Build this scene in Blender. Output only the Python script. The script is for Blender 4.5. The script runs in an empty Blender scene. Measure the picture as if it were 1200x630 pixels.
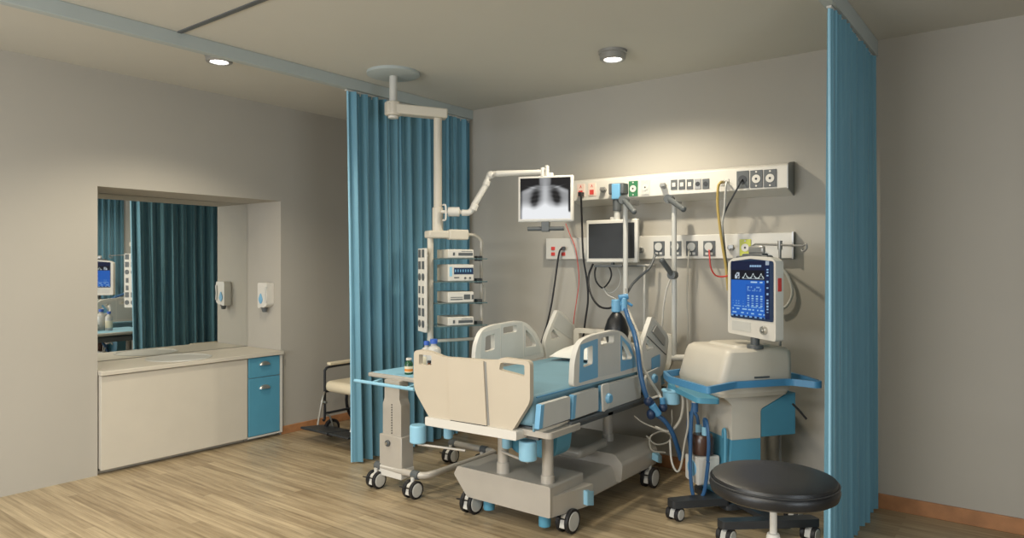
import bpy, bmesh, math, random
from mathutils import Vector, Matrix
from mathutils.geometry import tessellate_polygon
random.seed(7)
PI = math.pi
C = bpy.context.scene.collection
scene = bpy.context.scene

# ------------------------------------------------------------------ camera, exposure, light
YAW = math.radians(37.275)
CAMZ = 1.59
FOC = 822.0
RX, RY = math.cos(YAW), math.sin(YAW)
cam_d = bpy.data.cameras.new('camera'); cam = bpy.data.objects.new('camera', cam_d); C.objects.link(cam)
cam_d.sensor_width = 36; cam_d.lens = FOC / 1200 * 36; cam_d.shift_y = -7 / 1200; cam_d.clip_start = .05
cam.location = (0, 0, CAMZ); cam.rotation_euler = (PI/2, 0, YAW)
scene.camera = cam
scene.view_settings.view_transform = 'Standard'; scene.view_settings.look = 'None'
scene.view_settings.gamma = 1; scene.view_settings.use_curve_mapping = False
scene.view_settings.exposure = 0.45

SPOT_W, FRONT_W, WIN_W, AMB = 86, 112, 100, 0.5
w = bpy.data.worlds.new('world'); scene.world = w; w.use_nodes = True
w.node_tree.nodes['Background'].inputs[0].default_value = (.80, .86, .90, 1)
w.node_tree.nodes['Background'].inputs[1].default_value = AMB

def area(name, loc, rot, sx, sy, power, col):
    l = bpy.data.lights.new(name, 'AREA'); l.shape = 'RECTANGLE'; l.size = sx; l.size_y = sy
    l.energy = power; l.color = col
    o = bpy.data.objects.new(name, l); o.location = loc; o.rotation_euler = rot; C.objects.link(o)
    return o
area('window_daylight', (-3.2, -2.36, 1.65), (PI/2, 0, 0), 3.2, 1.5, WIN_W, (.92, .96, 1.0))
area('added_side_fill', (2.5, .6, 1.65), (PI/2, 0, PI/2), 1.8, 1.4, 42, (.84, .93, 1.0))  # added cool fill from the right, brightens the faces turned that way
area('unseen_ceiling_area', (-1.6, -0.6, 2.99), (math.radians(0), 0, 0), 2.4, 1.2, FRONT_W, (1.0, .93, .82))  # unseen overhead area lamp that brightens the room; no panel is modelled

# ------------------------------------------------------------------ coordinates read off real planes of the room
def ray(u, v):
    d = u - 600
    return (d*RX - FOC*RY, d*RY + FOC*RX, 308 - v)
def wx(u, v, X):
    a, b, c = ray(u, v); s = X/a; return Vector((X, b*s, CAMZ + c*s))
def wy(u, v, Y):
    a, b, c = ray(u, v); s = Y/b; return Vector((a*s, Y, CAMZ + c*s))
def wz(u, v, z):
    a, b, c = ray(u, v); s = (z-CAMZ)/c; return Vector((a*s, b*s, z))
def wf(u, v, f):
    a, b, c = ray(u, v); s = f/FOC; return Vector((a*s, b*s, CAMZ + c*s))

# ------------------------------------------------------------------ materials
def mat(name, col, rough=.5, metal=0, var=.06, scale=6, coat=0, bump=0):
    m = bpy.data.materials.new(name); m.use_nodes = True
    nt = m.node_tree; b = nt.nodes['Principled BSDF']
    b.inputs['Roughness'].default_value = rough; b.inputs['Metallic'].default_value = metal
    if coat: b.inputs['Coat Weight'].default_value = coat
    tc = nt.nodes.new('ShaderNodeTexCoord'); n = nt.nodes.new('ShaderNodeTexNoise')
    n.inputs['Scale'].default_value = scale; n.inputs['Detail'].default_value = 5
    nt.links.new(tc.outputs['Object'], n.inputs['Vector'])
    r = nt.nodes.new('ShaderNodeValToRGB')
    r.color_ramp.elements[0].position = .3; r.color_ramp.elements[1].position = .7
    r.color_ramp.elements[0].color = tuple(c*(1-var) for c in col) + (1,)
    r.color_ramp.elements[1].color = tuple(min(1, c*(1+var)) for c in col) + (1,)
    nt.links.new(n.outputs['Fac'], r.inputs['Fac']); nt.links.new(r.outputs['Color'], b.inputs['Base Color'])
    if bump:
        n2 = nt.nodes.new('ShaderNodeTexNoise'); n2.inputs['Scale'].default_value = 220; nt.links.new(tc.outputs['Object'], n2.inputs['Vector'])
        bp = nt.nodes.new('ShaderNodeBump'); bp.inputs['Strength'].default_value = bump; bp.inputs['Distance'].default_value = .002
        nt.links.new(n2.outputs['Fac'], bp.inputs['Height']); nt.links.new(bp.outputs['Normal'], b.inputs['Normal'])
    return m
def emis(name, col, st):
    m = bpy.data.materials.new(name); m.use_nodes = True; nt = m.node_tree
    b = nt.nodes['Principled BSDF']; b.inputs['Base Color'].default_value = col + (1,)
    b.inputs['Emission Color'].default_value = col + (1,); b.inputs['Emission Strength'].default_value = st
    return m
M = {}
M['wall'] = mat('wall_paint', (.42, .397, .35), .85, var=.02, scale=1.5, bump=.15)
M['ceil'] = mat('ceiling_paint', (.55, .54, .485), .9, var=.02, scale=1.2)
M['rail'] = mat('soffit_paint', (.40, .45, .45), .7, var=.02)
M['base'] = mat('baseboard_wood', (.40, .19, .085), .45, var=.2, scale=9)
M['cream'] = mat('cream_plastic', (.58, .54, .46), .42, var=.02)
M['board'] = mat('cream_board', (.52, .46, .365), .45, var=.02)
M['white'] = mat('white_plastic', (.64, .62, .57), .38, var=.02)
M['lgrey'] = mat('light_grey_plastic', (.54, .54, .51), .4, var=.03)
M['beige'] = mat('beige_grey_metal', (.46, .43, .38), .36, var=.04, metal=.15)
M['grey'] = mat('grey_metal', (.34, .34, .33), .35, metal=.5, var=.05)
M['steel'] = mat('steel', (.55, .54, .5), .28, metal=.85, var=.04)
M['dark'] = mat('dark_plastic', (.025, .028, .032), .4, var=.15)
M['dgrey'] = mat('dark_grey_plastic', (.09, .10, .105), .45, var=.1)
M['black'] = mat('black_rubber', (.012, .012, .014), .5, var=.2)
M['vinyl'] = mat('black_vinyl', (.009, .010, .012), .38, var=.15, scale=14, bump=.3)
M['blue'] = mat('sky_blue_plastic', (.16, .39, .60), .4, var=.03)
M['teal'] = mat('teal_plastic', (.09, .31, .45), .4, var=.03)
M['lblue'] = mat('pale_blue_plastic', (.28, .55, .72), .4, var=.03)
M['matt'] = mat('blue_mattress_vinyl', (.16, .31, .40), .5, var=.06, scale=4)
M['rblue'] = mat('rail_blue', (.07, .25, .46), .38, var=.03)
M['hose'] = mat('blue_hose', (.028, .10, .23), .35, var=.1)
M['navy'] = mat('navy_rubber', (.012, .03, .08), .4, var=.1)
M['clear'] = mat('clear_tube', (.48, .46, .40), .25, var=.04)
M['yellow'] = mat('yellow_hose', (.52, .38, .12), .4, var=.05)
M['lime'] = mat('lime_plate', (.55, .58, .05), .4, var=.05)
M['green'] = mat('green_plate', (.03, .17, .07), .4, var=.05)
M['red'] = mat('red_plastic', (.60, .06, .05), .4, var=.05)
M['pink'] = mat('pale_pink_plate', (.78, .62, .54), .4, var=.05)
M['pillow'] = mat('white_pillow_cotton', (.74, .74, .70), .8, var=.03, bump=.3)
M['bottle_green'] = mat('green_bottle_glass', (.01, .07, .03), .15, var=.1)
M['bottle_pale'] = mat('pale_bottle_plastic', (.50, .50, .48), .25, var=.05)
M['amber'] = mat('amber_bottle_glass', (.16, .05, .015), .15, var=.1)
M['capblue'] = mat('blue_cap', (.04, .12, .50), .4, var=.05)
M['label'] = mat('paper_label', (.72, .66, .50), .6, var=.05)
M['orange'] = mat('orange_label', (.70, .25, .04), .6, var=.05)
M['cushion'] = mat('cream_cushion', (.70, .62, .46), .6, var=.03)
M['brown'] = mat('brown_jar', (.07, .035, .025), .25, var=.2)
M['glow'] = emis('lamp_glow', (1, .97, .9), 9)
def glassmat():
    m = mat('glass_shelf', (.10, .16, .17), .1, var=.02); return m
M['glass'] = glassmat()
def mirror():
    m = mat('mirror_glass', (.84, .85, .83), .015, metal=1, var=0); return m
M['mirror'] = mirror()
def curtain_mat():
    m = bpy.data.materials.new('blue_curtain_fabric'); m.use_nodes = True; nt = m.node_tree; b = nt.nodes['Principled BSDF']
    tc = nt.nodes.new('ShaderNodeTexCoord'); mp = nt.nodes.new('ShaderNodeMapping'); mp.inputs['Scale'].default_value = (3, 60, 1.2)
    n = nt.nodes.new('ShaderNodeTexNoise'); n.inputs['Scale'].default_value = 1; n.inputs['Detail'].default_value = 3
    r = nt.nodes.new('ShaderNodeValToRGB'); r.color_ramp.elements[0].color = (.085, .235, .335, 1); r.color_ramp.elements[1].color = (.14, .33, .435, 1)
    nt.links.new(tc.outputs['Object'], mp.inputs['Vector']); nt.links.new(mp.outputs['Vector'], n.inputs['Vector'])
    nt.links.new(n.outputs['Fac'], r.inputs['Fac']); nt.links.new(r.outputs['Color'], b.inputs['Base Color'])
    b.inputs['Roughness'].default_value = .6; b.inputs['Sheen Weight'].default_value = .3
    return m
M['curtain'] = curtain_mat()
def floor_mat():
    m = bpy.data.materials.new('laminate_floor'); m.use_nodes = True; nt = m.node_tree; b = nt.nodes['Principled BSDF']
    N = nt.nodes.new; L = nt.links.new
    tc = N('ShaderNodeTexCoord')
    br = N('ShaderNodeTexBrick'); br.offset = .37; br.offset_frequency = 2
    br.inputs['Scale'].default_value = 1; br.inputs['Brick Width'].default_value = 1.15; br.inputs['Row Height'].default_value = .062
    br.inputs['Mortar Size'].default_value = .0012; br.inputs['Color1'].default_value = (.23, .16, .085, 1); br.inputs['Color2'].default_value = (.51, .40, .25, 1)
    br.inputs['Mortar'].default_value = (.12, .08, .045, 1); br.inputs['Bias'].default_value = 0
    L(tc.outputs['Object'], br.inputs['Vector'])
    mp = N('ShaderNodeMapping'); mp.inputs['Scale'].default_value = (1.3, 26, 1); L(tc.outputs['Object'], mp.inputs['Vector'])
    n = N('ShaderNodeTexNoise'); n.inputs['Scale'].default_value = 1.5; n.inputs['Detail'].default_value = 7; n.inputs['Roughness'].default_value = .62; L(mp.outputs['Vector'], n.inputs['Vector'])
    r = N('ShaderNodeValToRGB'); r.color_ramp.elements[0].position = .32; r.color_ramp.elements[0].color = (.14, .10, .052, 1)
    r.color_ramp.elements[1].position = .66; r.color_ramp.elements[1].color = (.56, .46, .30, 1)
    L(n.outputs['Fac'], r.inputs['Fac'])
    mx = N('ShaderNodeMix'); mx.data_type = 'RGBA'; mx.inputs[0].default_value = .5
    L(br.outputs['Color'], mx.inputs[6]); L(r.outputs['Color'], mx.inputs[7]); L(mx.outputs[2], b.inputs['Base Color'])
    mr = N('ShaderNodeMapRange'); mr.inputs['To Min'].default_value = .28; mr.inputs['To Max'].default_value = .5
    L(n.outputs['Fac'], mr.inputs['Value']); L(mr.outputs['Result'], b.inputs['Roughness'])
    return m
M['floor'] = floor_mat()
def screen_mat(name, st):
    m = bpy.data.materials.new(name); m.use_nodes = True; nt = m.node_tree; b = nt.nodes['Principled BSDF']
    a = nt.nodes.new('ShaderNodeAttribute'); a.attribute_name = 'Col'
    b.inputs['Base Color'].default_value = (.01, .01, .012, 1); b.inputs['Roughness'].default_value = .5; b.inputs['Specular IOR Level'].default_value = .08
    nt.links.new(a.outputs['Color'], b.inputs['Emission Color']); b.inputs['Emission Strength'].default_value = st
    return m

# ------------------------------------------------------------------ mesh builder
class MB:
    def __init__(s): s.bm = bmesh.new()
    def _faces(s, vs, m, smooth=False):
        for f in {f for v in vs for f in v.link_faces}: f.material_index = m
        return s
    def box(s, c, d, rot=None, m=0):
        r = bmesh.ops.create_cube(s.bm, size=1)
        mt = Matrix.Translation(Vector(c)) @ (rot.to_4x4() if rot else Matrix.Identity(4)) @ Matrix.Diagonal((d[0], d[1], d[2], 1))
        bmesh.ops.transform(s.bm, matrix=mt, verts=r['verts']); return s._faces(r['verts'], m)
    def bx(s, x0, x1, y0, y1, z0, z1, m=0):
        return s.box(((x0+x1)/2, (y0+y1)/2, (z0+z1)/2), (abs(x1-x0), abs(y1-y0), abs(z1-z0)), m=m)
    def cyl(s, a, b, r, r2=None, n=20, m=0):
        a, b = Vector(a), Vector(b); d = b-a; q = Vector((0, 0, 1)).rotation_difference(d.normalized())
        k = bmesh.ops.create_cone(s.bm, cap_ends=True, segments=n, radius1=r, radius2=r if r2 is None else r2, depth=d.length)
        bmesh.ops.transform(s.bm, matrix=Matrix.Translation((a+b)/2) @ q.to_matrix().to_4x4(), verts=k['verts'])
        return s._faces(k['verts'], m)
    def sph(s, c, r, m=0, sc=(1, 1, 1)):
        k = bmesh.ops.create_uvsphere(s.bm, u_segments=16, v_segments=10, radius=r)
        bmesh.ops.transform(s.bm, matrix=Matrix.Translation(Vector(c)) @ Matrix.Diagonal((sc[0], sc[1], sc[2], 1)), verts=k['verts'])
        return s._faces(k['verts'], m)
    def lathe(s, c, prof, n=24, m=0, sx=1, sy=1, caps=True):
        c = Vector(c); rings = []
        for r, z in prof:
            rings.append([s.bm.verts.new(c + Vector((r*sx*math.cos(2*PI*k/n), r*sy*math.sin(2*PI*k/n), z))) for k in range(n)])
        for i in range(len(rings)-1):
            for k in range(n):
                f = s.bm.faces.new((rings[i][k], rings[i][(k+1) % n], rings[i+1][(k+1) % n], rings[i+1][k])); f.material_index = m
        if caps:
            f = s.bm.faces.new(rings[0][::-1]); f.material_index = m
            f = s.bm.faces.new(rings[-1]); f.material_index = m
        return s
    def tube(s, pts, r, n=8, m=0, smooth=True, sub=6):
        P = [Vector(p) for p in pts]
        if smooth and len(P) > 2:
            Q = []
            for i in range(len(P)-1):
                p0 = P[i-1] if i else P[0]*2-P[1]; p1, p2 = P[i], P[i+1]; p3 = P[i+2] if i+2 < len(P) else P[-1]*2-P[-2]
                for k in range(sub):
                    t = k/sub
                    Q.append(.5*((2*p1)+(p2-p0)*t+(2*p0-5*p1+4*p2-p3)*t*t+(3*p1-p0-3*p2+p3)*t**3))
            P = Q + [P[-1]]
        T = [(P[min(i+1, len(P)-1)]-P[max(i-1, 0)]).normalized() for i in range(len(P))]
        up = Vector((0, 0, 1)) if abs(T[0].z) < .9 else Vector((1, 0, 0))
        nrm = (up - T[0]*up.dot(T[0])).normalized(); rings = []
        for i, p in enumerate(P):
            nrm = (nrm - T[i]*nrm.dot(T[i])).normalized(); bn = T[i].cross(nrm)
            rr = r[i*(len(r)-1)//max(1, len(P)-1)] if isinstance(r, (list, tuple)) else r
            rings.append([s.bm.verts.new(p + (nrm*math.cos(2*PI*k/n)+bn*math.sin(2*PI*k/n))*rr) for k in range(n)])
        for i in range(len(rings)-1):
            for k in range(n):
                f = s.bm.faces.new((rings[i][k], rings[i][(k+1) % n], rings[i+1][(k+1) % n], rings[i+1][k])); f.material_index = m
        s.bm.faces.new(rings[0][::-1]).material_index = m; s.bm.faces.new(rings[-1]).material_index = m
        return s
    def slab(s, outer, off, holes=(), m=0):
        """flat outline of 3D points (with holes) given thickness along the vector off"""
        off = Vector(off); loops = [[Vector(p) for p in outer]] + [[Vector(p) for p in h] for h in holes]
        flat = [p for l in loops for p in l]
        tr = tessellate_polygon(loops)
        A = [s.bm.verts.new(p) for p in flat]; B = [s.bm.verts.new(p+off) for p in flat]
        for t in tr:
            if len(set(t)) < 3: continue
            try:
                s.bm.faces.new([A[i] for i in t]).material_index = m; s.bm.faces.new([B[i] for i in reversed(t)]).material_index = m
            except ValueError: pass
        o = 0
        for l in loops:
            k = len(l)
            for i in range(k):
                a, b = o+i, o+(i+1) % k
                try: s.bm.faces.new((A[a], A[b], B[b], B[a])).material_index = m
                except ValueError: pass
            o += k
        return s
def rnd(pts, r, n=4):
    """round the corners of a closed outline"""
    P = [Vector(p) for p in pts]; out = []
    for i, p in enumerate(P):
        a, b = P[i-1], P[(i+1) % len(P)]
        rr = r[i] if isinstance(r, (list, tuple)) else r
        rr = min(rr, (a-p).length*.45, (b-p).length*.45)
        if rr < 1e-5: out.append(p); continue
        p0, p1 = p+(a-p).normalized()*rr, p+(b-p).normalized()*rr
        for k in range(n+1):
            t = k/n; out.append((1-t)**2*p0 + 2*t*(1-t)*p + t*t*p1)
    return out

def obj(name, mb, mats, parent=None, bevel=0, seg=2, loc=None, world=True, subsurf=0):
    """one mesh object; vertices are given in world space unless world=False (then in the parent's space)"""
    bm = mb.bm
    bmesh.ops.recalc_face_normals(bm, faces=bm.faces)
    for f in bm.faces: f.smooth = True
    for e in bm.edges:
        e.smooth = len(e.link_faces) == 2 and e.calc_face_angle(0) < math.radians(38)
    me = bpy.data.meshes.new(name); bm.to_mesh(me); bm.free()
    if not isinstance(mats, (list, tuple)): mats = [mats]
    for k in mats: me.materials.append(M[k] if isinstance(k, str) else k)
    o = bpy.data.objects.new(name, me); C.objects.link(o)
    if world:
        mw = Matrix.Identity(4); p = parent
        while p: mw = p.matrix_basis @ mw; p = p.parent
        if parent is None:
            cx = sum((v.co for v in me.vertices), Vector())/len(me.vertices)
            zmin = min(v.co.z for v in me.vertices)
            org = Vector((cx.x, cx.y, zmin)); me.transform(Matrix.Translation(-org)); o.location = org
        else: me.transform(mw.inverted())
    if parent: o.parent = parent
    if loc is not None: o.location = loc
    if bevel:
        b = o.modifiers.new('bevel', 'BEVEL'); b.width = bevel; b.segments = seg; b.limit_method = 'ANGLE'; b.angle_limit = math.radians(35); b.harden_normals = False
    if subsurf:
        b = o.modifiers.new('subsurf', 'SUBSURF'); b.levels = subsurf; b.render_levels = subsurf
    return o
def thing(name, label, cat, loc=(0, 0, 0), rotz=0, group=None):
    o = bpy.data.objects.new(name, None); C.objects.link(o); o.location = loc; o.rotation_euler = (0, 0, rotz)
    o.empty_display_size = .1
    return tag(o, label, cat, group)
def tag(o, label, cat, group=None):
    o['label'] = label; o['category'] = cat
    if group: o['group'] = group
    return o
def struct(name, mb, m, bevel=0):
    o = obj(name, mb, m, bevel=bevel); o['kind'] = 'structure'; return o
def copy_tree(o, parent=None):
    c = o.copy(); C.objects.link(c); c.parent = parent
    for ch in list(o.children): copy_tree(ch, c)
    return c
GROUND = 0.0

# ------------------------------------------------------------------ room shell
YB, XL, ZC = 5.08, -5.65, 3.04
XR, YF = 2.6, -2.5
NY0, NY1, NX, NZ = 2.30, 3.88, -6.20, 2.165
struct('floor', MB().bx(-6.4, XR+.1, YF-.1, YB+.1, -.1, 0), 'floor')
struct('ceiling', MB().bx(-6.4, XR+.1, YF-.1, YB+.1, ZC, ZC+.1), 'ceil')
struct('wall_back', MB().bx(-6.4, XR+.1, YB, YB+.1, 0, ZC), 'wall')
wl = MB().bx(-6.4, XL, YF, NY0, 0, ZC).bx(-6.4, XL, NY1, YB, 0, ZC).bx(-6.4, XL, NY0, NY1, NZ, ZC).bx(-6.4, NX, NY0, NY1, 0, NZ)
struct('wall_left', wl, 'wall')
struct('wall_right', MB().bx(XR, XR+.1, YF, -.4, 0, ZC).bx(XR, XR+.1, 1.6, YB, 0, ZC).bx(XR, XR+.1, -.4, 1.6, 0, .85).bx(XR, XR+.1, -.4, 1.6, 2.45, ZC), 'wall')
struct('added_window_frame', MB().bx(XR+.02, XR+.08, -.4, 1.6, .85, .91).bx(XR+.02, XR+.08, -.4, 1.6, 2.39, 2.45).bx(XR+.02, XR+.08, -.4, -.34, .91, 2.39).bx(XR+.02, XR+.08, 1.54, 1.6, .91, 2.39).bx(XR+.02, XR+.08, .57, .63, .91, 2.39), 'white')  # made-up window on the unseen right wall, added to go with the side fill
wfm = MB().bx(-6.4, -4.85, YF-.1, YF, 0, ZC).bx(-1.55, XR+.1, YF-.1, YF, 0, ZC).bx(-4.85, -1.55, YF-.1, YF, 0, .85).bx(-4.85, -1.55, YF-.1, YF, 2.45, ZC)
struct('wall_front', wfm, 'wall')
wn = MB()
for a, b, c, d in ((-4.85, -4.79, .85, 2.45), (-1.61, -1.55, .85, 2.45), (-3.23, -3.17, .85, 2.45)): wn.bx(a, b, YF-.07, YF-.01, c, d)
wn.bx(-4.85, -1.55, YF-.07, YF-.01, .85, .91).bx(-4.85, -1.55, YF-.07, YF-.01, 2.39, 2.45)
struct('window_1', wn, 'white')
struct('baseboard_back', MB().bx(XL, XR, YB-.014, YB, 0, .095), 'base', .003)
struct('baseboard_left', MB().bx(XL, XL+.014, NY1+.002, YB-.014, 0, .075), 'base', .003)
# curtain soffits running out from the back wall, and the panel joint in the ceiling
struct('trim_1', MB().bx(-4.39, -4.33, YF, YB, 2.953, ZC), 'rail', .004)
struct('trim_2', MB().bx(-.93, -.87, YF, YB, 2.935, ZC), 'rail', .004)
struct('trim_3', MB().bx(-4.33, -.93, 2.225, 2.255, ZC-.008, ZC), 'dgrey')

# ------------------------------------------------------------------ downlights
def downlight(x, y, label, r=.088, power=SPOT_W, ang=150):
    t = thing('ceiling_downlight', label, 'ceiling light', (x, y, ZC), 0, 'ceiling downlights')
    obj('housing', MB().lathe((0, 0, 0), ((r*1.12, 0), (r*1.12, -.018), (r, -.022), (r, -.055), (r*.93, -.062), (r*.72, -.062), (r*.66, -.05), (.01, -.05))), 'grey', t, world=False)
    obj('lens', MB().lathe((0, 0, 0), ((r*.64, -.051), (r*.62, -.057), (.01, -.058))), 'glow', t, world=False)
    l = bpy.data.lights.new('downlight_bulb', 'SPOT'); l.energy = power; l.spot_size = math.radians(ang); l.spot_blend = .6
    l.shadow_soft_size = .06; l.color = (1, .89, .70)
    o = bpy.data.objects.new('downlight_bulb', l); C.objects.link(o); o.parent = t; o.location = (0, 0, -.075)
    return t
downlight(-2.36, 4.24, 'round surface-mounted ceiling downlight, lit, above the hospital bed')
downlight(-4.56, 2.64, 'round surface-mounted ceiling downlight, lit, over the sink counter', power=SPOT_W*1.0, ang=135)
downlight(-2.9, 1.6, 'round surface-mounted ceiling downlight out in the middle of the room', power=SPOT_W*.6)

# ------------------------------------------------------------------ curtains
def curtain(name, label, x, y0t, y0b, y1, z0, z1, nf, amp, seed):
    rs = random.Random(seed)
    t = thing(name, label, 'curtain', (x, (y0t+y1)/2, z0), 0, 'blue bay curtains')
    ph = [rs.uniform(-.5, .5) for _ in range(nf*2+4)]; am = [rs.uniform(.55, 1.15) for _ in range(nf*2+4)]
    nu, nv = nf*20, 26
    def pt(i, j):
        s0 = i/nu; s = s0+.022*math.sin(2*PI*s0*1.5+seed)*math.sin(PI*s0)+.010*math.sin(2*PI*s0*4.3)*math.sin(PI*s0); v = j/nv; z = z0+(z1-z0)*v
        ya = y0b+(y0t-y0b)*v
        q = s*nf; k = int(q); f = q-k; e = f*f*(3-2*f)
        pp = ph[k]*(1-e)+ph[k+1]*e; a = am[k]*(1-e)+am[k+1]*e
        flare = .75+.35*(1-v)
        xx = amp*a*flare*math.sin(2*PI*q+pp*1.2+.25*math.sin(3*v+k)) + .30*amp*math.sin(4.4*PI*q+seed) + .22*amp*math.sin(7.3*PI*q+2*seed+1.5*v)
        yy = ya+(y1-ya)*s + .012*math.sin(2*PI*q*1+pp)*(1 if 0 < i < nu else 0)
        return Vector((x+xx, yy, z))
    mb = MB(); th = .004
    g = [[mb.bm.verts.new(pt(i, j)) for j in range(nv+1)] for i in range(nu+1)]
    for i in range(nu):
        for j in range(nv): mb.bm.faces.new((g[i][j], g[i+1][j], g[i+1][j+1], g[i][j+1]))
    c = obj('fabric', mb, 'curtain', t)
    so = c.modifiers.new('thickness', 'SOLIDIFY'); so.thickness = th; so.offset = 0
    hm = MB()
    hm.tube([pt(0, j)+Vector((0, -.004, 0)) for j in range(nv+1)], .008, n=6, smooth=False)
    obj('edge_hem', hm, 'lblue', t)
    tr = MB().bx(x-.012, x+.012, min(y0t, y0b)-.02, y1, z1, z1+.012)
    for k in range(nf+1):
        yy = y0t+(y1-y0t)*k/nf
        tr.cyl((x, min(yy+.004, y1-.006), z1-.02), (x, min(yy+.004, y1-.006), z1+.006), .005, n=6)
    obj('curtain_track', tr, 'lgrey', t)
curtain('bed_curtain', 'tall blue pleated curtain hanging behind the rack between bed and wheelchair', -4.36, 3.60, 3.655, 5.05, .015, 2.938, 12, .036, 3)
curtain('bed_curtain', 'blue curtain at the far right beside the black stool and the ventilator', -.90, 3.93, 3.93, 5.05, .015, 2.92, 12, .030, 8)

# ------------------------------------------------------------------ washing niche
FX = -5.62
cab = thing('base_cabinet', 'cream base cabinet with a wide plain door under the washbasin counter', 'cabinet', (-5.9, 2.9, 0))
obj('carcass', MB().bx(NX+.02, FX-.02, NY0+.01, NY0+.03, .03, .745).bx(NX+.02, FX-.02, 3.507, 3.525, .03, .745).bx(NX+.02, FX-.02, NY0+.01, 3.525, .03, .05).bx(NX+.05, FX-.07, NY0+.01, 3.525, 0, .03), 'cream', cab, .003)
obj('door', MB().bx(FX-.018, FX, NY0+.012, 3.520, .035, .742), 'cream', cab, .003)
dc = thing('drawer_cabinet', 'teal-fronted drawer cabinet with two cup handles at right end of counter', 'cabinet', (-5.9, 3.7, 0))
obj('carcass', MB().bx(NX+.02, FX-.02, 3.53, NY1-.004, .03, .745).bx(NX+.05, FX-.07, 3.53, NY1-.004, 0, .03), 'cream', dc, .003)
obj('frame_edge', MB().bx(FX-.02, FX+.002, 3.852, NY1-.004, .03, .745).bx(FX-.02, FX+.002, 3.526, 3.850, .03, .042), 'white', dc)
for z0, z1 in ((.565, .742), (.046, .560)):
    d = obj('drawer', MB().bx(FX-.018, FX+.001, 3.534, 3.848, z0, z1), 'teal', dc, .003)
    zc = .69 if z0 > .5 else .478
    h = MB(); prof = []
    n = 12
    for side in (0, 1):
        pass
    vs = []
    for i in range(n+1):
        a = PI*i/n
        row = []
        for j in range(5):
            b = PI/2*j/4
            row.append(h.bm.verts.new((FX+.001+.026*math.sin(b)*math.sin(a)**.6 if 0 < i < n else FX+.001, 3.69-.055*math.cos(a), zc-.018+.034*math.cos(b)*math.sin(a))))
        vs.append(row)
    for i in range(n):
        for j in range(4): 
            try: h.bm.faces.new((vs[i][j], vs[i+1][j], vs[i+1][j+1], vs[i][j+1]))
            except ValueError: pass
    hh = obj('cup_handle', h, 'steel', d); so = hh.modifiers.new('thickness', 'SOLIDIFY'); so.thickness = .003
ct = thing('worktop', 'cream washing worktop with a round recessed basin in front of the mirror', 'worktop', (-5.9, 3.1, .75))
th = [(-5.90+.235*math.cos(2*PI*k/40), 3.05+.235*math.sin(2*PI*k/40), .748) for k in range(40)]
obj('slab', MB().slab([(NX+.012, NY0+.004, .748), (FX+.025, NY0+.004, .748), (FX+.025, NY1-.003, .748), (NX+.012, NY1-.003, .748)], (0, 0, .032), [th]), 'cream', ct, .003)
bs = obj('basin', MB().lathe((-5.90, 3.05, .78), ((.262, .001), (.258, .006), (.243, .006), (.233, -.002), (.215, -.016), (.205, -.016), (.19, -.03), (.12, -.034), (.03, -.036)), n=40), 'lgrey', ct)
obj('drain', MB().cyl((-5.90, 3.05, .744), (-5.90, 3.05, .747), .028), 'steel', bs)
tag(obj('mirror', MB().bx(NX, NX+.008, NY0+.003, NY1-.003, .785, NZ-.003), 'mirror'), 'large wall mirror filling the back of the washing niche', 'mirror')
sd = thing('soap_dispenser', 'white wall soap dispenser with a blue drop window beside the mirror', 'soap dispenser', (-5.83, NY1, 1.15))
# hangs on the niche's side wall, facing -Y
def disp(y0, y1, ins):
    a = [(-5.905+ins, y0, 1.405), (-5.755-ins, y0, 1.405), (-5.755-ins, y0, 1.20), (-5.80, y0, 1.175), (-5.905+ins, y0, 1.165)]
    return rnd(a, .02)
mb = MB(); A = disp(NY1-.002, 0, 0); mb.slab(A, (0, -.075, 0)); obj('housing', mb, 'white', sd, .012, 3)
mb = MB().slab(rnd([(-5.885, NY1-.078, 1.245), (-5.85, NY1-.078, 1.315), (-5.815, NY1-.078, 1.245), (-5.85, NY1-.078, 1.20)], .022, 6), (0, -.006, 0)); obj('level_window', mb, 'blue', sd, .002)
mb = MB().slab([(-5.775, NY1-.072, 1.37), (-5.752, NY1-.072, 1.37), (-5.765, NY1-.072, 1.29), (-5.752, NY1-.072, 1.22), (-5.775, NY1-.072, 1.22), (-5.785, NY1-.072, 1.29)], (0, -.014, 0)); obj('side_grip', mb, 'lgrey', sd, .003)
obj('nozzle', MB().cyl((-5.84, NY1-.045, 1.13), (-5.84, NY1-.045, 1.172), .02, .03), 'dgrey', sd)

# ------------------------------------------------------------------ casters (local space, wheels turn on the X axis)
def caster(parent, x, y, R=.062, top=.17, brake=True, hood='white', world=True):
    mb = MB()
    mb.cyl((0, 0, R*1.55), (0, 0, top), .014, n=12)
    mb.slab(rnd([(0, -R*.92, R*.55), (0, -R*.62, R*1.62), (0, R*.2, R*1.9), (0, R*.5, R*1.5), (0, R*.1, R*.9), (0, -R*.3, R*.4)], .01), (.034, 0, 0))
    for v in mb.bm.verts:
        if abs(v.co.x) in (0.0,) or abs(v.co.x-.034) < 1e-6: pass
    m4 = Matrix.Translation((0, 0, 0))
    o = obj('caster', mb, hood, parent, .003, world=False)
    for v in o.data.vertices:
        if v.index >= 24: v.co.x -= .017
    o.location = Vector((x, y, 0))
    for s in (-1, 1):
        w = MB(); a, b = s*.019, s*.043
        w.cyl((a, 0, R), (b, 0, R), R, n=28, m=0)
        w.cyl((b, 0, R), (b+s*.004, 0, R), R*.80, R*.74, n=28, m=1)
        obj('wheel', w, ['black', 'lgrey'], o, .004, world=False)
    if brake:
        w = MB().slab([(-.03, -R*1.0, R*1.35), (.03, -R*1.0, R*1.35), (.022, -R*1.75, R*1.62), (-.022, -R*1.75, R*1.62)], (0, 0, .008))
        obj('brake_pedal', w, 'black', o, .002, world=False)
    return o

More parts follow.
